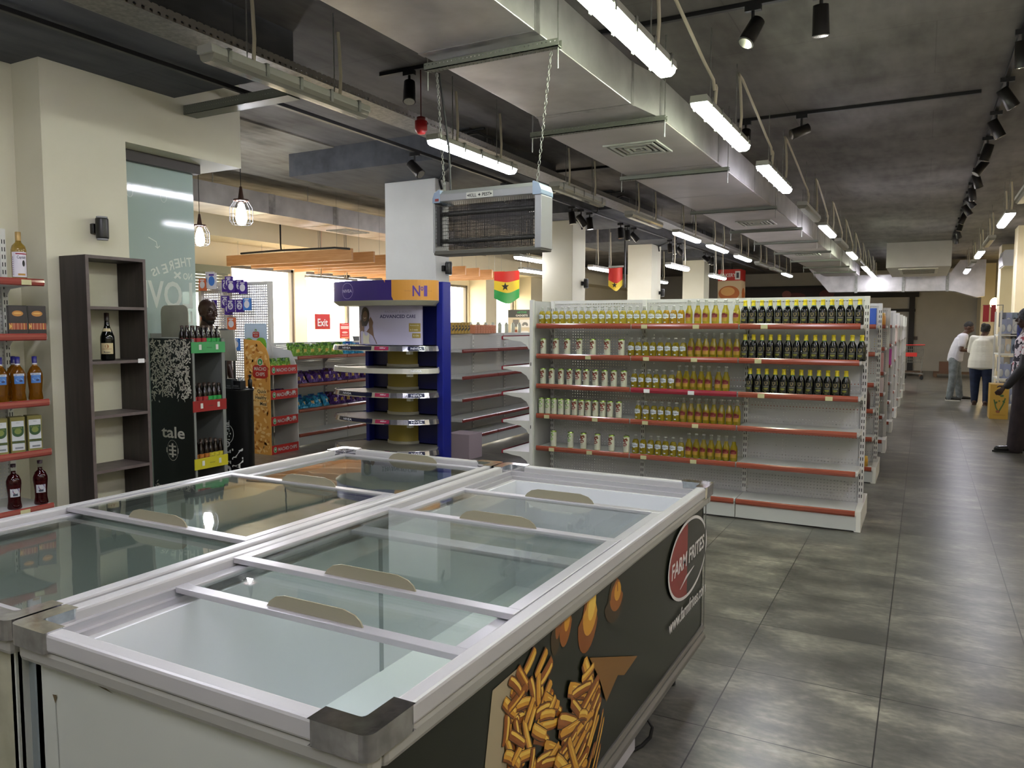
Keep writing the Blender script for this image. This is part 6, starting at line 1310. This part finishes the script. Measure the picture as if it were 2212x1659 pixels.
def short_hair(m, T, rot): m.ell(T(0, .022, .035), (.079, .094, .094), 18, rot=rot)
wshirt = noisy('white tee cloth', '#b9b7c2', '#cfcdd4', 3, .8); jeans = noisy('washed grey jeans', '#5d6366', '#7a8085', 12, .85, bump=.2)
navy = noisy('navy jeans', '#0d1830', '#16233f', 12, .85, bump=.2); wblouse = noisy('white blouse cloth', '#cfccc2', '#d9d6cc', 3, .75); dkshoe = mat('dark shoe', '#15130f', .5); wsole = mat('white sole', '#bdbcb6', .5)
def man_extra(t, T): B(-.1, .02, -.44, -.36, 1.12, 1.2).build('held_pack', mat('lime pack', '#9bc46a', .5), t, .004)
# shopper in white T-shirt, faces the racks (+X), leaning forward
person('person in white T-shirt and grey jeans leaning forward and facing the woman', (.60, 18.8, 0), pi/2, mix(
    chest=(0, -.10, 1.27), neck=(0, -.17, 1.42), head=(0, -.23, 1.545), pitch=.45, waist=(0, -.02, 1.06),
    shL=(-.18, -.13, 1.36), elL=(-.22, -.10, 1.08), wrL=(-.12, -.34, 1.05), shR=(.18, -.13, 1.36), elR=(.21, -.12, 1.09), wrR=(.08, -.34, 1.06), pmL=(0, 0, 1), pmR=(0, 0, 1),
    hipL=(-.09, .02, .86), knL=(-.11, .03, .47), anL=(-.13, .08, .09), knR=(.10, -.07, .47), anR=(.12, -.12, .09), ftL=(-.04, -.18, 0), ftR=(.02, -.18, 0),
    torso=[((0, .0, .86), .19, .15), ((0, -.01, .98), .19, .145), ((0, -.05, 1.15), .195, .14), ((0, -.10, 1.3), .2, .13), ((0, -.14, 1.38), .14, .09)]),
    skin_d2, dict(shirt=wshirt, trousers=jeans, shoe=dkshoe, sole=wsole, hair=short_hair, extra=man_extra))
def bun(m, T, rot): m.ell(T(0, .025, .03), (.085, .1, .1), 18, rot=rot); m.ell(T(.02, .1, .06), (.05, .05, .05), 12); m.ell(T(-.04, .08, .03), (.06, .06, .07), 12)
person('person with tied black hair in long white blouse and navy jeans, seen from behind', (1.04, 17.9, 0), pi-.25, mix(
    neck=(0, -.03, 1.38), head=(-.02, -.08, 1.49), pitch=.5, chest=(0, -.01, 1.22), shL=(-.17, 0, 1.33), shR=(.17, 0, 1.33), elL=(-.23, -.05, 1.08), wrL=(-.15, -.26, 1.08), elR=(.23, -.05, 1.08), wrR=(.15, -.26, 1.1), pmL=(0, 0, 1), pmR=(0, 0, 1),
    hipL=(-.1, .01, .84), hipR=(.1, .01, .84), knL=(-.11, -.01, .46), knR=(.11, -.01, .46), sleeve='long', leg=[.16, .13, .088, .06],
    torso=[((0, .01, .76), .25, .18), ((0, .01, .9), .245, .18), ((0, 0, 1.05), .215, .155), ((0, -.01, 1.2), .195, .15), ((0, -.01, 1.28), .17, .145), ((0, -.02, 1.34), .10, .085)]),
    skin_d2, dict(shirt=wblouse, trousers=navy, shoe=mat('brown sandal', '#3a221c', .5), sole=mat('sandal sole', '#5a4234', .6), hair=bun))
fl_m = noisy('floral cloth', '#c9bfc2', '#b9b0b6', 8, .8); _t = NT(fl_m)
n_ = _t.noise(13, 2); r_ = _t.ramp(n_.outputs['Fac'], ((.0, '#1b1524'), (.40, '#1b1524'), (.44, '#cbc3c8'), (.56, '#cbc3c8'), (.60, '#8a1f33'), (1, '#6f1a2c'))); r_.color_ramp.interpolation = 'CONSTANT'; _t.l(r_.outputs[0], _t.b.inputs['Base Color'])
def scarf(m, T, rot): m.ell(T(0, .02, .04), (.092, .11, .108), 18, rot=rot); m.ell(T(0, .11, .03), (.06, .06, .07), 12); m.ell(T(0, .06, -.06), (.07, .06, .08), 12)
def sleeves(t, T):
    for s, pts in (('R', [(.2, -.0, 1.33), (.25, -.04, 1.08), (.22, -.2, .84)]), ('L', [(-.2, .02, 1.33), (-.25, .06, 1.1), (-.23, -.08, .9)])):
        m = MB(); limb(m, pts, [.075, .062, .048]); remesh(m, 'dark_sleeve', noisy('dark sequined sleeve', '#08070c', '#17141c', 60, .6, detail=2), t, .012, 3)
person('person in dark headscarf, floral shirt and dark trousers at the right frame edge', (1.13, 11.4, 0), -pi/2, mix(
    head=(0, -.02, 1.66), neck=(0, .0, 1.52), chest=(0, 0, 1.33), waist=(0, 0, 1.12), pel=(0, 0, .98), shL=(-.2, .01, 1.42), shR=(.2, .01, 1.42), elL=(-.25, .06, 1.12), wrL=(-.23, -.1, .9), elR=(.25, -.04, 1.1), wrR=(.22, -.22, .83), hdR=(0, -.6, -.7), pmR=(-1, 0, 0),
    hipL=(-.09, 0, .92), hipR=(.09, 0, .92), knL=(-.1, -.02, .5), knR=(.11, -.05, .5), anL=(-.1, .12, .09), anR=(.12, -.08, .09), ftR=(.02, -.19, 0), leg=[.15, .125, .1, .095],
    torso=[((0, 0, .86), .2, .16), ((0, 0, 1.02), .195, .15), ((0, 0, 1.2), .19, .14), ((0, 0, 1.38), .19, .13), ((0, .01, 1.46), .13, .085)]),
    skin_d, dict(shirt=fl_m, trousers=noisy('dark mauve trousers', '#241d20', '#302729', 10, .9), shoe=mat('black polished shoe', '#0b0b0c', .2), sole=rubber, hair=scarf, hairm=noisy('printed headscarf', '#0d0d12', '#3a3f4c', 30, .7, detail=2), extra=sleeves))
def beard(t, T):
    m = MB(); m.ell(T(0, -.038, -.088), (.045, .042, .034), 12).ell(T(.045, -.01, -.06), (.018, .035, .035), 10).ell(T(-.045, -.01, -.06), (.018, .035, .035), 10); remesh(m, 'beard', hair_m, t, .007, 2)
person('person with shaved head and short beard in profile behind the grey panel', (-5.95, 5.02, 0), pi/2-.05, mix(
    head=(0, -.02, 1.695), neck=(0, .01, 1.55), chest=(0, 0, 1.38), waist=(0, 0, 1.15), pel=(0, 0, 1.0), pitch=.12, shL=(-.2, .01, 1.47), shR=(.2, .01, 1.47), elL=(-.24, .02, 1.18), elR=(.24, .02, 1.18), wrL=(-.22, -.1, .96), wrR=(.22, -.1, .96),
    hipL=(-.09, 0, .94), hipR=(.09, 0, .94), knL=(-.1, -.01, .51), knR=(.1, -.01, .51), torso=[((0, 0, .9), .18, .14), ((0, 0, 1.05), .175, .135), ((0, 0, 1.25), .185, .13), ((0, 0, 1.42), .19, .12), ((0, .01, 1.5), .13, .08)]),
    skin_d, dict(shirt=mat('black work shirt', '#15161a', .8), trousers=navy, shoe=dkshoe, sole=rubber, extra=beard), vox=.006)

# cable loop beside the freezer plinth
tag(MB().tube([(-.885, 2.60, .006), (-.86, 2.62, .02), (-.835, 2.64, .05), (-.83, 2.65, .085), (-.85, 2.65, .11), (-.885, 2.62, .1), (-.91, 2.60, .06), (-.91, 2.6, .008)], .007, 8).build('power_cable', rubber), 'black cable loop on the floor behind the freezer plinth', 'cable')
